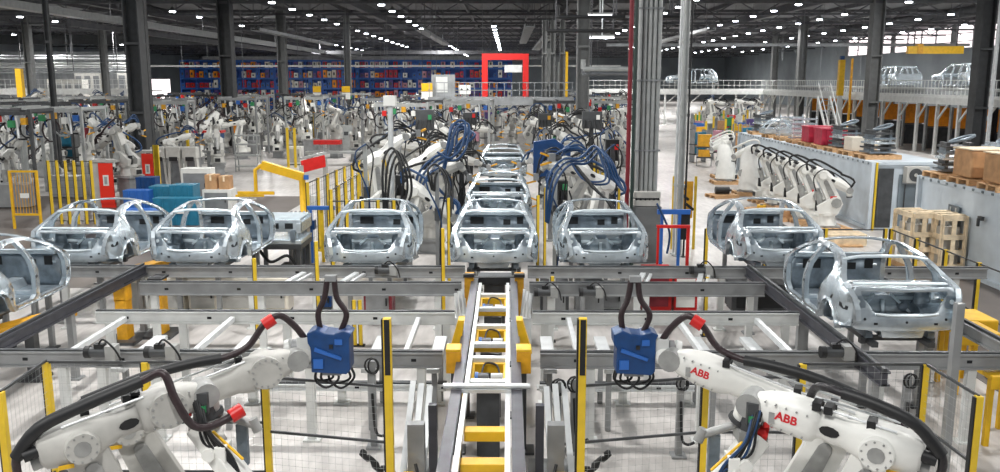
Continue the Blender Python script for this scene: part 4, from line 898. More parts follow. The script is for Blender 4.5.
fence_line((XY(112, 33).x, 38, 0), (XY(160, 38).x, 38, 0), 5, 2.2, 'tall yellow-posted fence between the red panels', infill='steel_dark')
fence_line((-4.7, 22.8, 0), (-4.65, 34, 0), 12, 2.15, 'dense yellow and black posted fence left of the welding cell', infill='black')
fence_line((-4.5, 21.8, 0), (-2.9, 21.8, 0), 5, 2.0, 'short yellow-posted fence before the left welding robots', infill='black')
fence_line((-5.6, 24, 0), (-5.2, 33, 0), 9, 2.2, 'second posted fence standing just left of the dense one', infill='black')
fence_line((2.9, 26.5, 0), (3.1, 36, 0), 7, 2.2, 'yellow-posted fence between right welding robots and dark red pipe', infill='black')
r = empty('yellow_gate', (XY(29, 29).x, 29, 0))
for x in (-.46, .46): MB().m('yellow').box((x, 0, 1.0), (.07, .07, 2.0)).build('gate_post', r)
MB().m('yellow').box((0, 0, 1.97), (.92, .06, .07)).box((0, 0, .5), (.92, .06, .07)).build('gate_rail', r); MB().m('white').box((.0, -.03, 1.15), (.3, .02, .16)).build('notice_plate', r)
m = MB().m('amber'); [m.box((-.4+.1*i, 0, 1.2), (.015, .015, 1.4)) for i in range(9)]; m.build('bar_infill', r); tag(r, 'yellow barred gate with white plate at the far left', 'gate')

# left side machines
for px, Y, w_, t in ((111, 34, .55, 'taller one nearer the left shells'), (153, 38.5, .5, 'smaller one further from the left edge')):
    p = XY(px, Y); r = empty('red_kiosk', p); MB().m('red_bright').box((0, 0, .98), (w_, .08, 1.6)).build('panel', r); MB().m('white').box((.0, -.05, 1.1), (w_*.4, .02, .42)).m('duct').box((0, -.065, 1.1), (w_*.2, .01, .3)).build('window_plate', r)
    MB().m('offwhite').box((-w_*.75, .3, .9), (w_*.45, .5, 1.8)).build('side_cabinet', r, .01); MB().m('offwhite').box((-.1, .3, 1.86), (w_*2, .6, .1)).build('top_cover', r); MB().m('red_bright').box((0, .05, .1), (w_, .1, .2)).build('foot', r)
    tag(r, 'bright red door panel with white plate, '+t, 'panel')
for i, (px, t) in enumerate(((165, 'left of three'), (180, 'middle of three'), (196, 'right of three'))):
    p = XY(px, 42); r = empty('machine_booth', p); MB().m('offwhite').box((0, 0, 1.55), (.68, .5, .55)).build('head', r, .02); MB().m('black').box((.02, -.26, 1.25), (.4, .04, .2)).build('screen', r)
    MB().m('offwhite').beam((-.3, 0, 0), (-.22, 0, 1.3), .1, .3).build('leg', r); MB().m('offwhite').beam((.34, 0, 0), (.25, 0, 1.3), .1, .3).build('leg', r); MB().m('duct_dark').box((0, .1, .6), (.45, .3, 1.1)).build('cabinet_body', r); tag(r, 'pale machine booth with dark screen behind the teal crates, '+t, 'machine')
def crate(px, Y, z, w, d, h, mt, label, cat='crate', name='crate'):
    p = XY(px, Y); r = empty(name, (p.x, Y, z)); m = MB().m(mt); t = .04
    m.box((0, -d/2, h/2), (w, t, h)); m.box((0, d/2, h/2), (w, t, h)); m.box((-w/2, 0, h/2), (t, d, h)); m.box((w/2, 0, h/2), (t, d, h)); m.box((0, 0, .03), (w, d, .06))
    for x in (-.3, 0, .3): m.box((x*w, -d/2-.03, h/2), (.05, .03, h*.95))
    m.build('crate_body', r); MB().m(mt).box((0, 0, h-.02), (w*1.06, d*1.06, .05)).build('rim', r); MB().m('white').box((w*.1, -d/2-.05, h*.55), (w*.22, .01, h*.2)).build('label_plate', r); return tag(r, label, cat)
crate(169, 31.5, 0, .9, .7, 1.2, 'teal', 'large teal crate right of the second red panel, left one'); crate(188, 31, 0, .8, .7, 1.3, 'teal', 'large teal crate right of the second red panel, right one')
crate(180, 30, 0, 1.5, .5, .95, 'teal', 'low teal crate in front of the two tall ones'); crate(142, 31, 0, .9, .5, 1.1, 'blue_bright', 'bright blue crate behind the left shells'); crate(140, 28.5, 0, 1.2, .7, .75, 'blue_bright', 'low bright blue crate seen through the left shell'); crate(152, 33, 0, .7, .5, 1.35, 'blue', 'dark blue crate beneath the second red panel')
def carton(px, Y, z, w, d, h, label, mt='carton'):
    p = XY(px, Y); r = empty('carton', (p.x, Y, z)); MB().m(mt).box((0, 0, h/2), (w, d, h)).build('box_body', r, .01); MB().m('plywood').box((0, 0, h+.003), (.07, d, .006)).box((0, -d/2-.003, h*.8), (.07, .006, h*.4)).build('tape', r); return tag(r, label, 'carton')
cab(222, 0, 1.1, .9, .7, 'white', 'white bench under the brown cartons', Y=33, name='bench', cat='bench')
carton(216, 33, .9, .45, .5, .55, 'brown carton on the white bench, left of two'); carton(229, 33, .9, .4, .5, .5, 'brown carton on the white bench, right of two')
cab(202, 0, 1.2, 1.5, .6, 'white', 'white covered machine left of the brown cartons', Y=35, cat='machine')
# yellow manipulator
Y = 27; q = lambda px, py: P_(px, py, Y)
r = empty('yellow_manipulator', (q(303, 200).x, Y, 0)); o = V((q(303, 200).x, Y, 0))
MB().m('yellow').tube([(0, 0, 0), (0, 0, .05), (0, 0, q(303, 178).z)], [.25, .1, .1], 10).build('column', r, label='yellow round column'); a = q(303, 177)-o; b = q(262, 165)-o
MB().m('yellow').beam(a, b, .2, .26).m('black').beam(a+V((0, -.09, .0)), b+V((0, -.09, 0)), .01, .07).build('boom', r); c = q(255, 170)-o; d = q(256, 192)-o
MB().m('yellow').tube([b, c, d], .06, 8).build('wrist_tube', r); MB().m('yellow').box(d+V((0, 0, -.03)), (1.15, .08, .1)).box(d+V((-.2, 0, -.12)), (.9, .06, .06)).build('grab_bar', r)
MB().m('duct').tube([d+V((-.5+.5*math.cos(i*PI/6), .3*math.sin(i*PI/6), -.22)) for i in range(13)], .02, 6).m('duct').cyl(d+V((-.2, 0, -.22)), d+V((-.2, 0, -.1)), .02, None, 6).build('hand_ring', r)
MB().m('blue_bright').box(a+V((.12, -.08, .0)), (.14, .1, .14)).build('control_box', r, label='small blue control box'); tag(r, 'yellow lifting manipulator arm reaching left over the shells', 'manipulator')
# red sign frame
r = empty('red_sign_frame', (XY(314, 29).x, 29, 0)); 
MB().m('duct').box((-.3, -.1, 1.1), (.14, .14, 2.2)).build('post', r); MB().m('duct').box((.36, .5, 1.2), (.14, .14, 2.4)).build('post', r); MB().m('red').beam((-.28, -.15, 2.15), (.38, .45, 2.3), .05, .4).build('red_board', r); MB().m('duct').beam((-.34, -.1, 2.42), (.4, .5, 2.58), .1, .06).build('top_bar', r)
MB().m('steel_light').box((.0, .2, .9), (.35, .3, .5)).build('control_box', r); tag(r, 'grey two-post frame with slanted red board beside the yellow manipulator', 'sign')
r = empty('blue_guide', (XY(322, 23.5).x, 23.5, 0)); MB().m('blue_bright').box((0, 0, 1.55), (.75, .12, .1)).build('rail', r); MB().m('blue_bright').box((-.3, 0, .76), (.1, .1, 1.5)).build('post', r); MB().m('yellow_post').box((.0, .1, .76), (.08, .08, 1.5)).build('post', r); MB().m('yellow_post').box((.3, .1, .76), (.08, .08, 1.5)).build('post', r); MB().m('blue').box((-.3, -.1, 1.1), (.3, .2, .25)).build('valve_box', r); tag(r, 'blue guide rail on blue and yellow posts left of the fence', 'guide rail')
# underbody frame on stand
r = empty('underbody_stand', (XY(281, 21.5).x, 21.5, 0)); MB().m('steel_dark').box((0, 0, .95), (1.3, 1.2, .12)).build('table', r)
for x in (-.55, .55):
    for y in (-.5, .5): MB().m('steel_dark').box((x, y, .45), (.1, .1, .9)).build('leg', r)
MB().m('black').tube(smooth_path([(-.4, -.6, .9), (-.1, -.7, .6), (.3, -.65, .75), (.5, -.6, .5)]), .04, 6).build('cable', r); MB().m('black').cyl((.2, -.6, .35), (.2, -.3, .35), .18, None, 10).build('drum', r); tag(r, 'dark stand carrying the grey underbody frame', 'stand')
r = empty('underbody_shell', (XY(281, 21.5).x, 21.5, 1.02)); m = MB().m('galv'); 
m.box((0, -.5, .45), (1.3, .08, .3)); m.box((0, .6, .45), (1.3, .08, .3)); m.box((-.6, 0, .4), (.1, 1.2, .25)); m.box((.6, 0, .4), (.1, 1.2, .25)); m.box((0, 0, .05), (1.3, 1.2, .1)); m.build('side_ring', r, .01)
for i in range(7): MB().m('galv_light').box((0, -.45+.15*i, .62), (1.2, .04, .04)).build('rib', r)
for x in (-.35, 0, .35): MB().m('hole').box((x, -.545, .45), (.2, .01, .14)).build('opening', r)
MB().m('galv_dark').box((-.45, -.56, .2), (.12, .1, .3)).box((.45, -.56, .2), (.12, .1, .3)).build('bracket', r); tag(r, 'grey ribbed underbody frame on a dark stand below the yellow manipulator', 'car part')
def build_plates():
    r = empty('panel_rack'); 
    for i in range(5): MB().m('duct_dark').box((-.3+.14*i, 0, .6), (.05, .7, 1.1)).build('plate', r)
    MB().m('steel_dark').box((0, 0, .03), (.8, .8, .06)).build('base', r); return r
spawn('plates', build_plates, (XY(300, 22.6).x, 22.6, 0), .1, 'rack of upright dark plates right of the underbody frame', 'rack', s=(.8, 1, 1.35))
# mid distance furniture
r = empty('red_blue_bench', (XY(215, 50).x, 50, 0)); MB().m('red').box((0, 0, 2.1), (1.7, .8, .12)).build('red_top', r); MB().m('blue').box((0, 0, 1.85), (1.5, .8, .3)).build('blue_body', r)
for x in (-.7, .7): MB().m('steel').box((x, 0, .85), (.1, .6, 1.7)).build('leg', r)
tag(r, 'bench with red top over dark blue body in the left hall', 'bench')
r = empty('wire_shelf', (XY(252, 48).x, 48, 0))
for z in (.3, .9, 1.5, 2.0): MB().m('duct').box((0, 0, z), (1.3, .6, .06)).build('shelf_board', r)
for x in (-.62, .62):
    for y in (-.28, .28): MB().m('duct').box((x, y, 1.0), (.05, .05, 2.0)).build('upright', r)
tag(r, 'grey open shelf in front of the middle dark column', 'shelf')
cab(299, 0, .85, 1.1, .7, 'white', 'white square cabinet at the edge of the open floor', Y=52, door='offwhite')
r = empty('red_table', (XY(331, 52).x, 52, 0)); MB().m('red').box((0, 0, 1.35), (1.6, .6, .25)).build('red_board', r); MB().m('duct').box((.8, 0, .75), (4.2, .8, .12)).build('table_top', r)
for x in (-1.1, 2.7): MB().m('duct').box((x, 0, .35), (.1, .7, .7)).build('leg', r)
MB().m('duct').box((0, 0, 1.0), (.1, .1, .5)).build('support', r); tag(r, 'long grey table with red board at the back of the open floor', 'table')
r = empty('pale_hood', (XY(372, 50).x, 50, 0)); MB().m('duct').extr([(-.9, 0), (.9, 0), (.9, 1.5), (.4, 1.9)], lambda a, b, t: V((a, t, b)), -.4, .4).build('hood_body', r); tag(r, 'pale grey sloping hood at the end of the long table', 'machine')
for px, Y, t in ((103, 47, 'left'), (122, 48, 'right')):
    r = empty('red_topped_unit', (XY(px, Y).x, Y, 0)); MB().m('offwhite').box((0, 0, .95), (1.0, .8, 1.9)).build('body', r, .02); MB().m('maroon').box((-.05, -.1, 2.2), (.9, .6, .55)).build('red_head', r); MB().m('steel_dark').box((0, -.41, 1.3), (.5, .02, .4)).build('screen', r); tag(r, 'pale machine unit with dark red head left of the dark column, %s one' % t, 'machine')

# overhead tool frames and scattered robots of the left and middle halls
def build_frame(v):
    def f():
        r = empty('tool_frame'); w_ = 2.6; mt = ('steel', 'duct', 'steel_dark')[v]
        for x in (-w_/2, w_/2):
            for y in (-.9, .9): MB().m(mt).box((x, y, 1.9), (.11, .11, 3.8)).build('upright', r)
        m = MB().m(mt); 
        for y in (-.9, .9): m.box((0, y, 3.75), (w_, .12, .14))
        for x in (-w_/2, 0, w_/2): m.box((x, 0, 3.85), (.12, 1.9, .12))
        m.build('top_frame', r)
        rr = random.Random(v+3)
        for k in range(5):
            x = -1.1+.5*k; z = 2.9+rr.random()*.4; R_ = .3+rr.random()*.25; mt2 = ('black', 'black', 'blue_cable', 'hose_brown', 'duct')[(k+v) % 5]
            MB().m(mt2).tube([(x+R_*math.cos(a*PI/5), -.95+.05*k, z+R_*1.2*math.sin(a*PI/5)) for a in range(9)], .04, 5).build('cable_loop', r)
            MB().m(('amber', 'red', 'white', 'green', 'blue_bright')[(k*2+v) % 5]).box((x+.2, -.95, 3.35+.1*(k % 3)), (.2, .22, .26)).build('valve_block', r)
        for k in range(3): MB().m('alu').cyl((-.9+.8*k, -.8, 3.7), (-.8+.8*k, -.9, 2.2+.3*k), .05, None, 6).build('cylinder', r)
        MB().m('steel').box((0, 0, .5), (1.4, .9, .9)).build('fixture_table', r)
        for k in range(4): MB().m('steel_light').beam((-.6+.4*k, 0, .95), (-.5+.4*k, -.1, 1.4+.1*(k % 2)), .06, .06).build('clamp', r)
        return r
    return f
def build_small_cab(v):
    def f():
        r = empty('control_cabinet'); mt = ('offwhite', 'duct', 'cream')[v]; MB().m(mt).box((0, 0, 1.0), (.9, .5, 1.9)).build('body', r); MB().m('steel_dark').box((0, -.26, 1.4), (.3, .02, .25)).build('screen', r); MB().m('duct_dark').box((0, 0, .03), (.85, .48, .06)).build('plinth', r); return r
    return f
ALL = [(X_at(px, Y), Y, w) for px, Y, w in ((149, 44, .9), (158, 46, .6), (237, 66, .9), (66, 42, .5), (5, 42, .5), (290, 84, .8), (353, 90, .7), (46, 90, .7), (118, 90, .7), (580, 48, .8), (765, 120, .8), (543, 60, .4), (551, 60, .4), (560, 60, .4), (103, 47, .7), (122, 48, .7))]+[(x, 59.2, .5) for x in (-5, -2.6, 2.6, 4.8)]
def free(x, y, r):
    return all((x-a)**2+(y-b)**2 > ((r+q)*.93)**2 for a, b, q in ALL)
def zone(px0, px1, Y0, Y1, n, gname, where, kinds=(0, 1, 2, 3, 4), avoid=None, seed=1, face=None):
    rr = random.Random(seed); placed = []; tries = 0
    while len(placed) < n and tries < n*60:
        tries += 1
        Y = Y0*(Y1/Y0)**rr.random(); px = px0+(px1-px0)*rr.random(); x = X_at(px, Y)
        if not free(x, Y, 1.0) or (avoid and avoid(x, Y)): continue
        placed.append((x, Y)); ALL.append((x, Y, 1.0))
    for i, (x, y) in enumerate(placed):
        bg_robot(x, y, rr.choice((0, PI, PI/2, -PI/2))+rr.uniform(-.6, .6), rr.choice(kinds), 'small white welding robot in the crowd '+where, 'robots crowded '+where, rr.choice((0, .4, .8, 1.2)), rr.choice(('black', 'black', 'blue_cable', 'hose_brown')), rr.choice(('white', 'offwhite')))
    return placed
OB = [(-22.5, 47), (-21.7, 48), (-16.8, 42), (-14.9, 42), (-16, 42), (-18.3, 44), (-16.8, 50), (-14.2, 48), (-20.5, 66), (-12.5, 52), (-10.5, 52), (-8, 52), (-8, 50), (-5, 60), (4, 60), (-.5, 60), (-22, 46), (-17.4, 34), (-15.8, 38.5)]
av = lambda x, y: any((x-a)**2+(y-b)**2 < 3 for a, b in OB) or (abs(x+12.5) < 5.5 and y < 50 and x > -13.5)
ZS = lambda: [zone(2, 142, 34, 88, 80, '', 'at the far left before the white wall', avoid=av, seed=2), zone(162, 234, 44, 90, 34, '', 'between the two dark columns at left', avoid=av, seed=3), zone(243, 340, 55, 90, 36, '', 'right of the second dark column', avoid=av, seed=4), zone(340, 478, 46, 90, 44, '', 'behind the left welding cell', avoid=av, seed=6), zone(545, 622, 46, 90, 36, '', 'behind the right welding cell', avoid=av, seed=7), zone(690, 752, 76, 98, 8, '', 'under the far mezzanine at right', seed=8), zone(490, 535, 64, 110, 8, '', 'under the crossing platform', avoid=av, seed=9)]
fr = [(20, 33, 2), (68, 32.5, 0), (45, 50, 1), (110, 50, 2), (135, 44, 0), (170, 70, 2), (222, 72, 2), (175, 48, 1), (250, 58, 0), (312, 60, 1), (345, 60, 2), (385, 56, 0), (425, 52, 2), (448, 65, 0), (470, 50, 1), (555, 50, 2), (612, 50, 1), (585, 65, 2), (12, 37, 1), (30, 40, 0), (48, 44, 2), (75, 36, 1), (95, 41, 0), (25, 55, 2), (62, 58, 1), (90, 62, 0), (125, 60, 1), (180, 56, 0), (210, 64, 1), (195, 80, 2), (262, 70, 1), (300, 75, 2), (330, 68, 0), (360, 80, 1), (392, 62, 2), (408, 44, 1), (420, 70, 0), (455, 80, 1), (572, 70, 0), (596, 62, 1), (604, 82, 2), (560, 84, 1)]
lab_side = lambda px: 'far left hall' if px < 145 else ('hall between the dark columns' if px < 240 else ('hall behind the open floor' if px < 400 else ('cells behind the left welding robots' if px < 500 else 'cells behind the right welding robots')))
for px, Y, v in fr:
    if not free(X_at(px, Y+1.2), Y+1.2, 1.4): continue
    ALL.append((X_at(px, Y+1.2), Y+1.2, 1.4)); spawn(('frame', v), build_frame(v), XY(px, Y+1.2), rnd.uniform(-.15, .15), '%s overhead tool frame with cable loops in the %s' % (('grey', 'pale', 'dark')[v], lab_side(px)), 'frame', '%s tool frames in the %s' % (('grey', 'pale', 'dark')[v], lab_side(px)))
for i, (px, Y, v) in enumerate([(8, 45, 0), (60, 50, 1), (84, 47, 0), (174, 62, 0), (222, 58, 1), (270, 60, 0), (285, 66, 2), (318, 62, 0), (350, 60, 1), (374, 64, 0), (410, 58, 2), (440, 66, 0), (470, 72, 1), (590, 56, 0), (612, 66, 2), (700, 90, 0), (718, 92, 1), (738, 90, 2)]):
    if not free(X_at(px, Y), Y, .5): continue
    ALL.append((X_at(px, Y), Y, .5)); spawn(('cabn', v), build_small_cab(v), XY(px, Y), 0, '%s control cabinet standing in the %s' % (('white', 'grey', 'cream')[v], lab_side(px) if px < 650 else 'bay under the far mezzanine'), 'cabinet', '%s control cabinets of the %s' % (('white', 'grey', 'cream')[v], lab_side(px) if px < 650 else 'bay under the far mezzanine'))
ZS()
for i in range(110):
    px = rnd.choice((rnd.uniform(0, 140), rnd.uniform(165, 232), rnd.uniform(245, 470), rnd.uniform(550, 620), rnd.uniform(690, 745))); Y = rnd.uniform(46, 85) if px < 500 else rnd.uniform(55, 95)
    if av(X_at(px, Y), Y): continue
    if not free(X_at(px, Y), Y, .1): continue
    ALL.append((X_at(px, Y), Y, .1)); w_ = lab_side(px) if px < 650 else 'bay under the far mezzanine'
    def bp(): 
        r = empty('fence_post'); MB().m('yellow_post').box((0, 0, 1.15), (.13, .13, 2.3)).build('post', r); return r
    spawn('ypost', bp, XY(px, Y), 0, 'yellow fence post among the robots in the '+w_, 'post', 'yellow posts in the '+w_)
cols = ['amber', 'teal', 'red', 'purple', 'green', 'orange', 'pink', 'blue_bright', 'white', 'carton']; cn_ = ['amber', 'teal', 'red', 'purple', 'green', 'orange', 'pink', 'blue', 'white', 'brown']
for i in range(190):
    px = rnd.choice((rnd.uniform(0, 140), rnd.uniform(165, 232), rnd.uniform(245, 475), rnd.uniform(475, 620), rnd.uniform(690, 750))); Y = rnd.uniform(50, 100)
    if av(X_at(px, Y), Y): continue
    if not free(X_at(px, Y), Y, .6): continue
    ALL.append((X_at(px, Y), Y, .6)); k = i % 10; w_ = lab_side(px) if px < 650 else 'bay under the far mezzanine'
    def bp(): 
        r = empty('parts_trolley'); MB().m('steel_dark').box((0, 0, .5), (.9, .6, .08)).build('shelf', r); MB().m('steel_dark').box((0, 0, 1.1), (.9, .6, .06)).build('shelf', r); MB().m(cols[k]).box((0, 0, 1.5), (.8, .5, .7)).build('bin', r)
        MB().m(cols[k]).box((0, 0, .75), (.7, .5, .4)).build('bin', r)
        for a in (-.42, .42): MB().m('steel').box((a, 0, 1.0), (.05, .5, 2.0)).build('upright', r)
        return r
    spawn(('trol', k), bp, XY(px, Y), rnd.uniform(-.5, .5), 'parts trolley with %s bins in the %s' % (cn_[k], w_), 'trolley', 'trolleys with %s bins in the %s' % (cn_[k], w_))
# thin dark posts and rails left
m = 0
# far storage racks
def build_rackf():
    r = empty('storage_rack'); m = MB().m('rack_blue')
    for x in (-4, -1.33, 1.33, 4): m.box((x, 0, 4.2), (.18, 1.2, 8.4))
    m.build('upright_frame', r)
    for z in (.2, 1.9, 3.6, 5.3, 7.0, 8.3): MB().m('blue_bright').box((0, -.6, z), (8.1, .1, .3)).build('shelf_beam', r)
    MB().m('rack_blue').box((0, .7, 4.2), (8, .05, 8.4)).build('back_sheet', r)
    return r
bc = ['blue_bright', 'red', 'white', 'purple', 'pink', 'orange', 'cream', 'crimson']; bn = ['bright blue', 'red', 'white', 'purple', 'pink', 'orange', 'cream', 'crimson']
def build_bin(c):
    def f():
        return MB().m(c).box((0, 0, .45), (.95, .9, .9)).m('steel_dark').box((0, -.46, .45), (.4, .02, .3)).build('storage_bin')
    return f
rp = random.Random(9); nb = 0
for i in range(7):
    X = -52.6+i*8.2
    
    spawn('rackf', build_rackf, (X, 152, 0), 0, ['tall blue storage rack at the far left of the row', 'tall blue storage rack, second in the far row', 'tall blue storage rack, third in the far row', 'tall blue storage rack, fourth in the far row', 'tall blue storage rack, fifth in the far row', 'tall blue storage rack, sixth in the far row', 'tall blue storage rack, nearest the red portal'][i], 'rack')
    for z in (2.07, 3.77, 5.47, 7.17):
        for k in range(10):
            if rp.random() < .04: continue
            c = rp.randrange(8)
            if rp.random() < .1: c = 0
            spawn(('bin', bc[c]), build_bin(bc[c]), (X-3.65+k*.81, 151.9, z), 0, '%s bin on the shelves of the far blue racks' % bn[c], 'bin', '%s bins on the far racks' % bn[c], (.72, 1, rp.choice((.9, 1.2, 1.45)))); nb += 1
def sign(px, py, Y, t):
    p = P_(px, py, Y); r = empty('hanging_sign', p); MB().m('yellow').box((0, 0, .25), (.75, .05, .55)).build('yellow_board', r); MB().m('white').box((0, 0, -.35), (.75, .05, .6)).build('white_board', r)
    MB().m('ceil_steel').cyl((-.3, 0, .5), (-.3, 0, 12-p.z), .015, None, 4).cyl((.3, 0, .5), (.3, 0, 12-p.z), .015, None, 4).build('wire', r); tag(r, 'yellow over white hanging sign '+t, 'sign')
sign(317, 92, 80, 'left of two before the blue racks'); sign(346, 92, 80, 'right of two before the blue racks'); sign(427, 91, 60, 'beside the left end of the crossing platform')

# generic railing platform
def railing(L, h=1.1, sp=.6, mt='steel_light'):
    m = MB().m(mt); n = int(L/sp)
    for i in range(n+1): m.box((i*L/n, 0, h/2), (.035, .035, h))
    for z in (h, h*.5): m.box((L/2, 0, z), (L, .045, .05))
    m.box((L/2, 0, .08), (L, .03, .15)); return m
def platform(p0, p1, depth, z, label, nleg=6, mt='steel_light', brace=True, sp=.6):
    d = V(p1)-V(p0); L = d.length; yaw = math.atan2(d.y, d.x); r = empty('steel_platform', (p0[0], p0[1], 0), yaw)
    MB().m(mt).box((L/2, depth/2, z-.08), (L, depth, .16)).box((L/2, 0, z-.25), (L, .14, .45)).build('deck', r)
    a = railing(L, 1.1, sp).build('railing', r); a.location = (0, .05, z)
    for i in range(nleg):
        x = L*(i+.5)/nleg; MB().m(mt).box((x, .1, z/2-.2), (.2, .2, z-.4)).box((x, .1, .02), (.4, .4, .04)).build('leg', r)
        if brace: MB().m(mt).beam((x, .1, z-1.6), (x+1.4, .1, z-.4), .1, .1).build('brace', r)
    return tag(r, label, 'platform')
platform((8.5, 100, 0), (30, 100, 0), 8, 3.9, 'pale railed mezzanine crossing behind the pipe column', 8)
platform((29, 101, 0), (29, 38, 0), 12, 3.9, 'pale railed mezzanine carrying car bodies along the right side', 22, sp=.5)
platform((-62, 92, 0), (-38, 92, 0), 4, 4.0, 'pale railed platform in the far left hall', 8, brace=False)
spawn('scar', build_side_car, (31.9, 52.6, 4.66), PI/2, 'car body on the mezzanine, cut by the right picture edge', 'car body', 'car bodies up on the mezzanine')
spawn('scar', build_side_car, (31.9, 59.2, 4.66), PI/2, 'car body on the mezzanine between the dark column and right edge', 'car body', 'car bodies up on the mezzanine', 1.22)
spawn('scar', build_side_car, (31.9, 70.2, 4.66), PI/2, 'car body on the mezzanine right of the grey column', 'car body', 'car bodies up on the mezzanine', 1.22)
spawn('scar', build_side_car, (X_at(710, 101), 101.5, 4.75), PI, 'white car body on the far crossing mezzanine behind the pipes', 'car body', 'car bodies up on the mezzanine', 1.3)
def build_mskid():
    r = empty('car_stand'); m = MB().m('steel').box((2.15, .4, .72), (4.3, .1, .12)).box((2.15, -.4, .72), (4.3, .1, .12)); m.build('stand_frame', r)
    for x in (.5, 3.8):
        for y in (-.4, .4): MB().m('steel').box((x, y, .33), (.12, .12, .66)).build('leg', r)
    return r
for y, t in ((52.6, 'at the right edge'), (59.2, 'beside the dark column'), (70.2, 'right of the grey column')): spawn('mskid', build_mskid, (31.9, y, 3.9), PI/2, 'grey stand under the mezzanine car body '+t, 'stand', None, (1.1, 1, .9))
spawn('mskid', build_mskid, (X_at(712, 101), 101.5, 3.9), PI, 'grey stand under the white car body behind the pipes', 'stand')
r = empty('yellow_mast', (X_at(830, 70), 70, 0)); MB().m('yellow').box((0, 0, 5.2), (.42, .42, 2.8)).build('mast', r); MB().m('steel_light').box((0, 0, 1.9), (.3, .3, 3.8)).build('lower_post', r); MB().m('blue').box((0, 0, 6.75), (.3, .3, .3)).build('head_box', r); tag(r, 'thick yellow mast rising above the mezzanine railing', 'mast')
r = empty('yellow_mast', (X_at(840, 74), 74, 0)); MB().m('amber').box((0, 0, 3.4), (.16, .16, 6.8)).build('mast', r); tag(r, 'thin amber post beside the thick yellow mast', 'mast')
p = P_(935, 50, 84); r = empty('yellow_crane', p); MB().m('yellow').box((0, 0, 0), (5.2, .5, .7)).build('crane_beam', r); MB().m('amber').box((-1.5, 0, .1), (.5, .6, .9)).build('trolley', r); MB().m('ceil_steel').box((-2, 0, (12-p.z)/2), (.1, .1, 12-p.z)).box((2, 0, (12-p.z)/2), (.1, .1, 12-p.z)).build('hanger', r); tag(r, 'yellow crane beam hanging before the bright windows', 'crane')
r = empty('stair', (X_at(822, 58), 58, 0))
for s_ in (-.4, .4): MB().m('steel_light').beam((s_, -2, .1), (s_, 1.4, 3.9), .08, .2).build('stringer', r); MB().m('steel_light').beam((s_, -2, 1.0), (s_, 1.4, 4.8), .05, .05).build('handrail', r)
for i in range(12): MB().m('steel').box((0, -1.9+i*.28, .25+i*.31), (.8, .22, .03)).build('tread', r)
tag(r, 'pale steel stair up to the mezzanine below the yellow mast', 'stair')
def build_orange():
    r = empty('orange_rack'); m = MB().m('orange').box((0, 0, 2.4), (3.4, .2, 1.3)).build('orange_sheet', r)
    for x in (-1.7, 1.7): MB().m('steel').box((x, 0, 1.6), (.14, .3, 3.2)).build('upright', r)
    MB().m('steel_dark').box((0, .1, .9), (3.2, .6, 1.5)).build('stored_part', r); return r
for i, (px, Y) in enumerate(((800, 96), (822, 88), (843, 80), (868, 74), (890, 68), (912, 63), (936, 60), (960, 56), (985, 52))):
    spawn('orack', build_orange, (X_at(px, Y)+2, Y, 0), 0, 'orange-sheeted rack under the mezzanine, '+['furthest left', 'second from left', 'third from left', 'fourth from left', 'in the middle of the row', 'fourth from right', 'third from right', 'second from right', 'furthest right'][i], 'rack')

# containers and the storage side
def container(x0, y0, y1, h, label, vents):
    r = empty('site_container', (x0, y0, 0)); W_ = 2.5; L = y1-y0
    m = MB().m('container').box((W_/2+.03, L/2, h/2), (W_-.06, L-.06, h-.1)); y = .15
    m.build('shell', r)
    m = MB().m('container').box((W_/2, L/2, h-.04), (W_+.04, L+.04, .1)).box((W_/2, L/2, .06), (W_+.04, L+.04, .12)); m.build('top_frame', r)
    m = MB().m('container_dark'); y = .3
    while y < L: m.box((-.025, y, h-.05), (.02, .1, .06)); y += .45
    m.build('lashing_slots', r)
    for a in (0, L):
        for b in (0, W_): MB().m('container').box((b, a, h/2), (.12, .12, h)).build('corner_post', r)
    for vy in vents: MB().m('container_dark').box((-.03, vy, h*.62), (.03, .55, .6)).m('steel_light').box((-.05, vy-.14, h*.62), (.02, .05, .5)).box((-.05, vy+.14, h*.62), (.02, .05, .5)).build('grille', r, label='dark slatted grille')
    return tag(r, label, 'container'), r
c1, r1 = container(12.2, 29, 46, 2.3, 'long grey container behind the stored white robots', (14, 16))
MB().m('steel_dark').box((.45, -.03, 1.1), (.5, .04, 2.0)).build('doorway', r1); MB().m('yellow_post').box((.12, -.06, 1.15), (.06, .06, 2.3)).build('yellow_edge', r1, label='yellow door edge'); MB().m('container_dark').box((1.3, -.03, 1.0), (.8, .04, 1.8)).build('door', r1)
for x in (1.1, 1.5): MB().m('steel_dark').cyl((x, -.07, .2), (x, -.07, 1.9), .02, None, 6).build('lock_bar', r1)
c2, r2 = container(11.9, 15.0, 25, 2.3, 'grey container at the right edge behind the wooden crates', (7.9,))
MB().m('steel_dark').box((-.06, 6.5, 1.6), (.08, .18, .1)).box((-.12, 6.5, 1.5), (.06, .05, .2)).build('hook_bracket', r2)
r = empty('air_conditioner', (13.55, 28.75, 1.62)); MB().m('offwhite').box((0, 0, .3), (.75, .3, .55)).build('casing', r, .02); MB().m('steel_dark').cyl((-.08, -.155, .3), (-.08, -.165, .3), .22, None, 18).m('offwhite').cyl((-.08, -.17, .3), (-.08, -.18, .3), .06, None, 10).build('fan_grille', r); MB().m('steel').box((0, .1, .0), (.7, .3, .04)).build('bracket', r); tag(r, 'white air conditioner unit on the end of the long container', 'air conditioner')
def build_pallet():
    r = empty('pallet'); 
    for i in range(6): MB().m('wood').box((-.5+.2*i, 0, .125), (.13, .95, .025)).build('top_board', r)
    for y in (-.42, 0, .42): MB().m('wood').box((0, y, .055), (1.15, .1, .11)).build('runner', r)
    return r
def pallet(x, y, z, a, t, s=1): return spawn('pallet', build_pallet, (x, y, z), a, 'wooden pallet '+t, 'pallet', None, s)
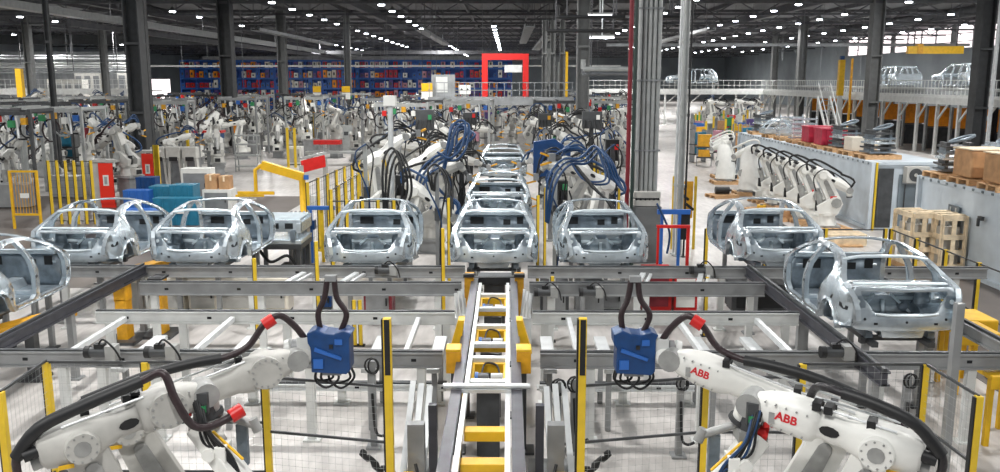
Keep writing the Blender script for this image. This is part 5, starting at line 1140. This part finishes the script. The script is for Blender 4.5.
CT = 2.315
def build_metal(v):
    def f():
        r = empty('metal_stack'); rr = random.Random(v)
        for k in range(5): MB().m(('galv_dark', 'steel_dark', 'galv')[(k+v) % 3]).box((rr.uniform(-.05, .05), rr.uniform(-.05, .05), .07+.16*k), (.95-.05*k, .8, .06)).box((-.3, 0, .14+.16*k), (.1, .6, .1)).box((.3, 0, .14+.16*k), (.1, .6, .1)).build('pressed_part', r)
        m = MB().m('galv_dark'); m.tube([(.1+.3*math.cos(i*PI/8), -.1+.25*math.sin(i*PI/8), .93+.1*math.cos(i*PI/8)) for i in range(17)], .045, 6); m.build('ring_part', r)
        return r
    return f
tops = [(12.9, 30.4, 'metal', 'end of the long container, right'), (12.9, 31.9, 'white', 'long container near its right end'), (12.9, 33.4, 'metal', 'long container before the crimson crates'), (12.9, 34.9, 'red', 'long container, third from the grey end'), (12.9, 36.4, 'red', 'long container, further crimson load'), (12.9, 38, 'frames', 'long container, beside the crimson loads'), (12.9, 39.8, 'frames', 'long container, middle far part'), (12.9, 41.6, 'body', 'long container, under the silver car shell piece'), (12.9, 44.2, 'metal', 'long container, furthest end'),
    (12.5, 24.3, 'metal', 'right container, at its far end'), (13.8, 24.3, 'metal2', 'right container, back row'), (12.5, 22.9, 'wrap', 'right container, second from its far end'), (12.5, 21.4, 'wrap', 'right container, close to the picture edge')]
for i, (x, y, k, t) in enumerate(tops):
    pallet(x, y, CT, rnd.uniform(-.1, .1), 'on the '+t, 1.1); z = CT+.16; lt = 'on the '+t
    if k in ('metal', 'metal2'): spawn(k, build_metal(1 if k == 'metal2' else 0), (x, y, z), rnd.uniform(-.2, .2), 'stack of dull pressed metal parts '+lt, 'metal parts')
    elif k == 'red':
        r = empty('crimson_crate', (x, y, z)); MB().m('crimson').box((0, 0, .3), (1.0, .9, .6)).build('crate_body', r, .02); MB().m('crimson').box((0, 0, .63), (1.08, .98, .06)).build('rim', r)
        for q in (-.3, 0, .3): MB().m('crimson').box((q, -.47, .3), (.06, .04, .58)).build('rib', r)
        tag(r, 'crimson red crate '+lt, 'crate')
    elif k == 'white': r = empty('foam_blocks', (x, y, z)); MB().m('cream').box((-.2, 0, .25), (.5, .8, .5)).build('block', r, .02); MB().m('plywood').box((.3, 0, .15), (.4, .7, .3)).build('block', r, .02); tag(r, 'cream foam and timber blocks '+lt, 'blocks')
    elif k == 'wrap': r = empty('wrapped_load', (x, y, z)); MB().m('carton').box((0, 0, .38), (1.05, .95, .72)).build('carton_body', r, .05); MB().m('plywood').box((0, 0, .76), (1.1, 1.0, .03)).build('top_sheet', r); tag(r, 'brown wrapped carton load '+lt, 'carton')
    elif k == 'frames':
        r = empty('frame_stack', (x, y, z)); 
        for q in range(5): MB().m('galv').box((0, 0, .06+.2*q), (1.1, .06, .06)).box((0, .4, .06+.2*q), (1.1, .06, .06)).box((-.5, .2, .06+.2*q), (.06, .5, .06)).box((.5, .2, .06+.2*q), (.06, .5, .06)).build('metal_frame', r)
        for a in (-.5, .5): MB().m('galv_light').box((a, 0, .5), (.05, .05, 1.0)).build('post', r)
        tag(r, 'stack of silver metal frames '+lt, 'metal frames')
    else:
        r = empty('body_piece', (x, y, z)); MB().m('galv').tube(smooth_path([(-.6, 0, .2), (-.3, -.2, .6), (.3, -.2, .65), (.8, 0, .3)], 4), .05, 6).tube(smooth_path([(-.6, .8, .2), (-.3, .6, .6), (.3, .6, .65), (.8, .8, .3)], 4), .05, 6).build('roof_rail', r); MB().m('galv').box((0, .3, .15), (1.4, 1.0, .25)).build('floor_piece', r); tag(r, 'silver car body piece '+lt, 'car part')
# stored robots
def build_stored():
    r = robot((-.2, 1.72), (.70, 1.22), (.25, .82), tool=(.1, -1), fine=False, paint='white', cable='black'); 
    MB().m('black').tube(smooth_path([(-.4, -.2, 1.2), (-.5, -.24, 1.65), (-.2, -.24, 1.93), (.3, -.24, 1.72), (.7, -.2, 1.4)], 4), .022, 6).build('trim_cable', r)
    MB().m('red').box((.15, -.3, .98), (.2, .02, .14)).build('red_plate', r); return r
for i, (x, y) in enumerate(((10.75, 28.9), (10.75, 30.7), (10.8, 32.4), (10.8, 34.1), (10.8, 35.8))):
    t = ['nearest, beside the container end', 'second nearest', 'third, in the middle', 'fourth nearest', 'furthest of the bare ones'][i]
    pallet(x, y, 0.001, .1, 'under the stored white robot, '+t, 1.15); spawn('stored', build_stored, (x-.05, y, .165), -.15+.06*i, 'folded white robot stored along the long container, '+t, 'robot', None, 1.0)
def build_covered():
    r = robot((.1, 1.8), (.75, 1.5), (.25, .82), tool=(.2, -1), fine=False, paint='white', cable='white'); MB().m('white').tube([(0, 0, .1), (0, 0, .5), (.05, 0, 1.1), (.1, 0, 1.6), (.1, 0, 1.85)], [.5, .48, .42, .36, .2], 9).build('plastic_wrap', r); return r
for i, (x, y) in enumerate(((10.7, 38.2), (10.7, 42.5), (11.3, 45.0))):
    t = ['nearest of the wrapped ones', 'middle of the wrapped ones', 'furthest of the wrapped ones'][i]
    pallet(x, y, .001, 0, 'under the wrapped robot, '+t, 1.15); spawn('covered', build_covered, (x, y, .165), PI*.8, 'white plastic wrapped robot beside the container, '+t, 'robot')
for x, y, t in ((9.9, 31.2, 'with yellow strap near the stored robots'), (9.8, 33.2, 'left of the third stored robot'), (9.3, 37.4, 'alone on the light aisle floor')):
    pallet(x, y, .001, .3, 'on the aisle floor '+t); 
carton(508+865*9.9/31.2, 31.2, .145, .6, .5, .35, 'brown carton on the aisle pallet beside the stored robots'); 
r = empty('yellow_strap_reel', (9.8, 33.2, .145)); MB().m('yellow').cyl((0, 0, 0), (0, 0, .12), .18, None, 12).build('strap', r); MB().m('steel').cyl((0, 0, .0), (0, 0, .16), .06, None, 8).build('core', r); tag(r, 'small yellow reel on the pallet left of the stored robots', 'reel')
r = empty('black_motor', (9.3, 37.4, .145)); MB().m('black').cyl((-.3, 0, .16), (.3, 0, .16), .16, None, 12).build('body', r); MB().m('steel_dark').cyl((.3, 0, .16), (.4, 0, .16), .06, None, 8).build('shaft', r); tag(r, 'black motor lying on the lone aisle pallet', 'motor')
for i, (x, y, a) in enumerate(((10.92, 23.0, .0), (11.5, 22.6, .0))):
    r = empty('wooden_crate', (x, y, 0), a+.05); W_ = .62; D_ = .95; H_ = 1.4
    for k, (cx, cy, ww, dd) in enumerate(((0, -D_/2, W_, 0), (0, D_/2, W_, 0), (-W_/2, 0, 0, D_), (W_/2, 0, 0, D_))):
        m = MB().m('plywood'); horiz = ww > 0; Lg = ww or dd
        for q in (-.5, 0, .5): m.box((cx+(q*Lg if horiz else 0), cy+(0 if horiz else q*Lg), H_/2+.15), (.11 if horiz else .03, .03 if horiz else .11, H_))
        for zz in (.22, .6, 1.0, 1.5): m.box((cx, cy, zz), (ww+.03, .045, .13) if horiz else (.045, dd+.03, .13))
        m.build('slatted_side', r)
    MB().m('offwhite').box((0, 0, .75), (.5, .65, 1.0)).m('duct').cyl((-.12, -.1, 1.25), (.12, .1, 1.3), .16, None, 10).build('packed_part', r)
    for q in (-.35, 0, .35): MB().m('plywood').box((0, q, 1.58), (W_, .14, .02)).build('lid_slat', r)
    for q in (-.26, 0, .26): MB().m('wood').box((q, 0, .06), (.12, D_, .12)).build('foot_block', r)
    MB().m('wood').box((0, 0, .135), (W_, D_, .03)).build('base', r)
    tag(r, 'pale slatted wooden crate beside the right container, '+['farther one', 'nearer one'][i], 'crate')
r = empty('timber_stack', (10.3, 26.4, 0)); 
for q in range(4): MB().m('plywood').box((0, -.3+.2*q, .2), (1.3, .12, .35)).build('timber', r)
MB().m('wood').box((0, 0, .03), (1.0, 1.0, .05)).build('base', r); tag(r, 'low timber stack between the wooden crates and container door', 'timber')

# far left hall
for i, (x, Y, z, w_, mt, t) in enumerate(((-55, 100, 7.4, 26, 'ceil_pale', 'highest'), (-54, 97, 6.5, 26, 'duct', 'second'), (-52, 95, 5.9, 24, 'ceil_pale', 'lowest'))):
    r = empty('service_pipe', (x, Y, z)); MB().m(mt).cyl((-w_/2, 0, 0), (w_/2, 0, 0), .13, None, 8).cyl((-w_/2, .5, .35), (w_/2, .5, .35), .09, None, 8).build('pipe', r)
    for q in range(5): MB().m('ceil_steel').box((-w_/2+w_*(q+.5)/5, .25, (11.9-z)/2), (.08, .08, 11.9-z)).build('hanger', r)
    tag(r, 'pale overhead pipe run in the far left hall, %s of three' % t, 'pipe')
def build_tall():
    r = empty('tall_machine'); MB().m('offwhite').box((0, 0, 3.0), (3.2, 1.5, 2.2)).build('upper_housing', r)
    for x in (-1.5, 1.5): MB().m('duct').box((x, 0, .95), (.2, 1.2, 1.9)).build('leg', r)
    MB().m('steel_dark').box((0, 0, .9), (2.4, 1.0, 1.7)).build('base_body', r)
    for x in (-1.1, 0, 1.1): MB().m('duct_dark').box((x, -.77, 3.1), (.7, .04, 1.2)).build('window', r)
    return r
for i, (px, Y) in enumerate(((22, 104), (60, 104), (88, 106), (128, 104), (40, 90), (108, 90))):
    spawn('tall', build_tall, (X_at(px, Y), Y+(4 if Y > 95 else 9.5), 0), 0, 'tall white machine housing at the back of the left hall, '+['furthest left', 'second from left', 'third from left', 'furthest right', 'in front at left', 'in front at right'][i], 'machine', s=(1, 1, 1+.25*(i % 3)))
r = empty('yellow_mast', (X_at(35, 84), 84, 0)); MB().m('yellow').box((0, 0, 3), (.55, .5, 6.2)).build('mast', r); tag(r, 'yellow mast far back near the left edge', 'mast')
m = MB().m('daylight').box((X_at(170, 150), 150, 2.6), (3.6, .1, 5.2)); o = m.build('door_1'); o['kind'] = 'structure'; o['label'] = 'bright open doorway at the far left'
# hanging rods from the roof
for i in range(44):
    px = rnd.uniform(0, 1000) if i % 3 else rnd.uniform(330, 560); Y = rnd.uniform(62, 120); p = atY(px, rnd.uniform(45, 82), Y)
    if p.z > 9: continue
    def hr():
        r = empty('hanging_rod'); MB().m('duct_dark').box((0, 0, 0), (.035, .035, 1)).build('rod', r); return r
    L = 11.9-p.z; spawn('rod', hr, (p.x, Y, 11.95-L/2), 0, 'thin vertical rod hanging from the roof', 'rod', 'thin rods hanging from the roof', (1, 1, L))
def build_tray():
    r = empty('cable_tray'); MB().m('ceil_pale').box((0, 0, 0), (.7, 30, .06)).box((-.35, 0, .1), (.04, 30, .2)).box((.35, 0, .1), (.04, 30, .2)).build('tray', r)
    for y in (-14, -7, 0, 7, 14):
        for x in (-.35, .35): MB().m('ceil_steel').box((x, y, 1.5), (.04, .04, 3)).build('hanger', r)
    for k in range(4): MB().m('black').cyl((-.25+.15*k, -15, .08), (-.25+.15*k, 15, .08), .05, None, 5).build('cable', r)
    return r
for i, (X, Y, z, t) in enumerate(((1.6, 80, 8.9, 'right of the red portal'), (3.0, 80, 8.2, 'above the grey gantry posts'), (-7, 85, 8.9, 'left of the red portal'), (16, 85, 8.9, 'right of the pipe column'), (-20, 85, 8.9, 'over the left hall'))):
    spawn('tray', build_tray, (X, Y, z), 0, 'long cable tray under the roof '+t, 'cable tray')

for i, (Y, t) in enumerate(((46, 'nearest'), (56, 'second'), (66, 'third'), (76, 'fourth'), (86, 'farthest'))):
    def rc():
        r = empty('roller_conveyor'); MB().m('duct').box((-.7, 0, .5), (.08, 8.5, .18)).build('side_rail', r); MB().m('duct').box((.7, 0, .5), (.08, 8.5, .18)).build('side_rail', r)
        for y in (-4, -2, 0, 2, 4): MB().m('steel').box((0, y, .24), (1.3, .1, .48)).build('support', r)
        m = MB().m('alu'); [m.cyl((-.66, -4+.4*k, .55), (.66, -4+.4*k, .55), .05, None, 6) for k in range(21)]; m.build('roller_bed', r); return r
    spawn('rollc', rc, (30.0+.0, Y, 3.9), 0, 'grey roller conveyor behind the mezzanine railing, %s of five' % t, 'conveyor')
# ------------------------------------------------------------------ view
w = bpy.data.worlds.new('world'); sc.world = w; w.use_nodes = True
w.node_tree.nodes['Background'].inputs[0].default_value = (.86, .93, 1, 1); w.node_tree.nodes['Background'].inputs[1].default_value = .22
sc.view_settings.view_transform = 'Standard'; sc.view_settings.look = 'None'; sc.view_settings.gamma = 1; sc.view_settings.use_curve_mapping = False
sc.view_settings.exposure = -0.12
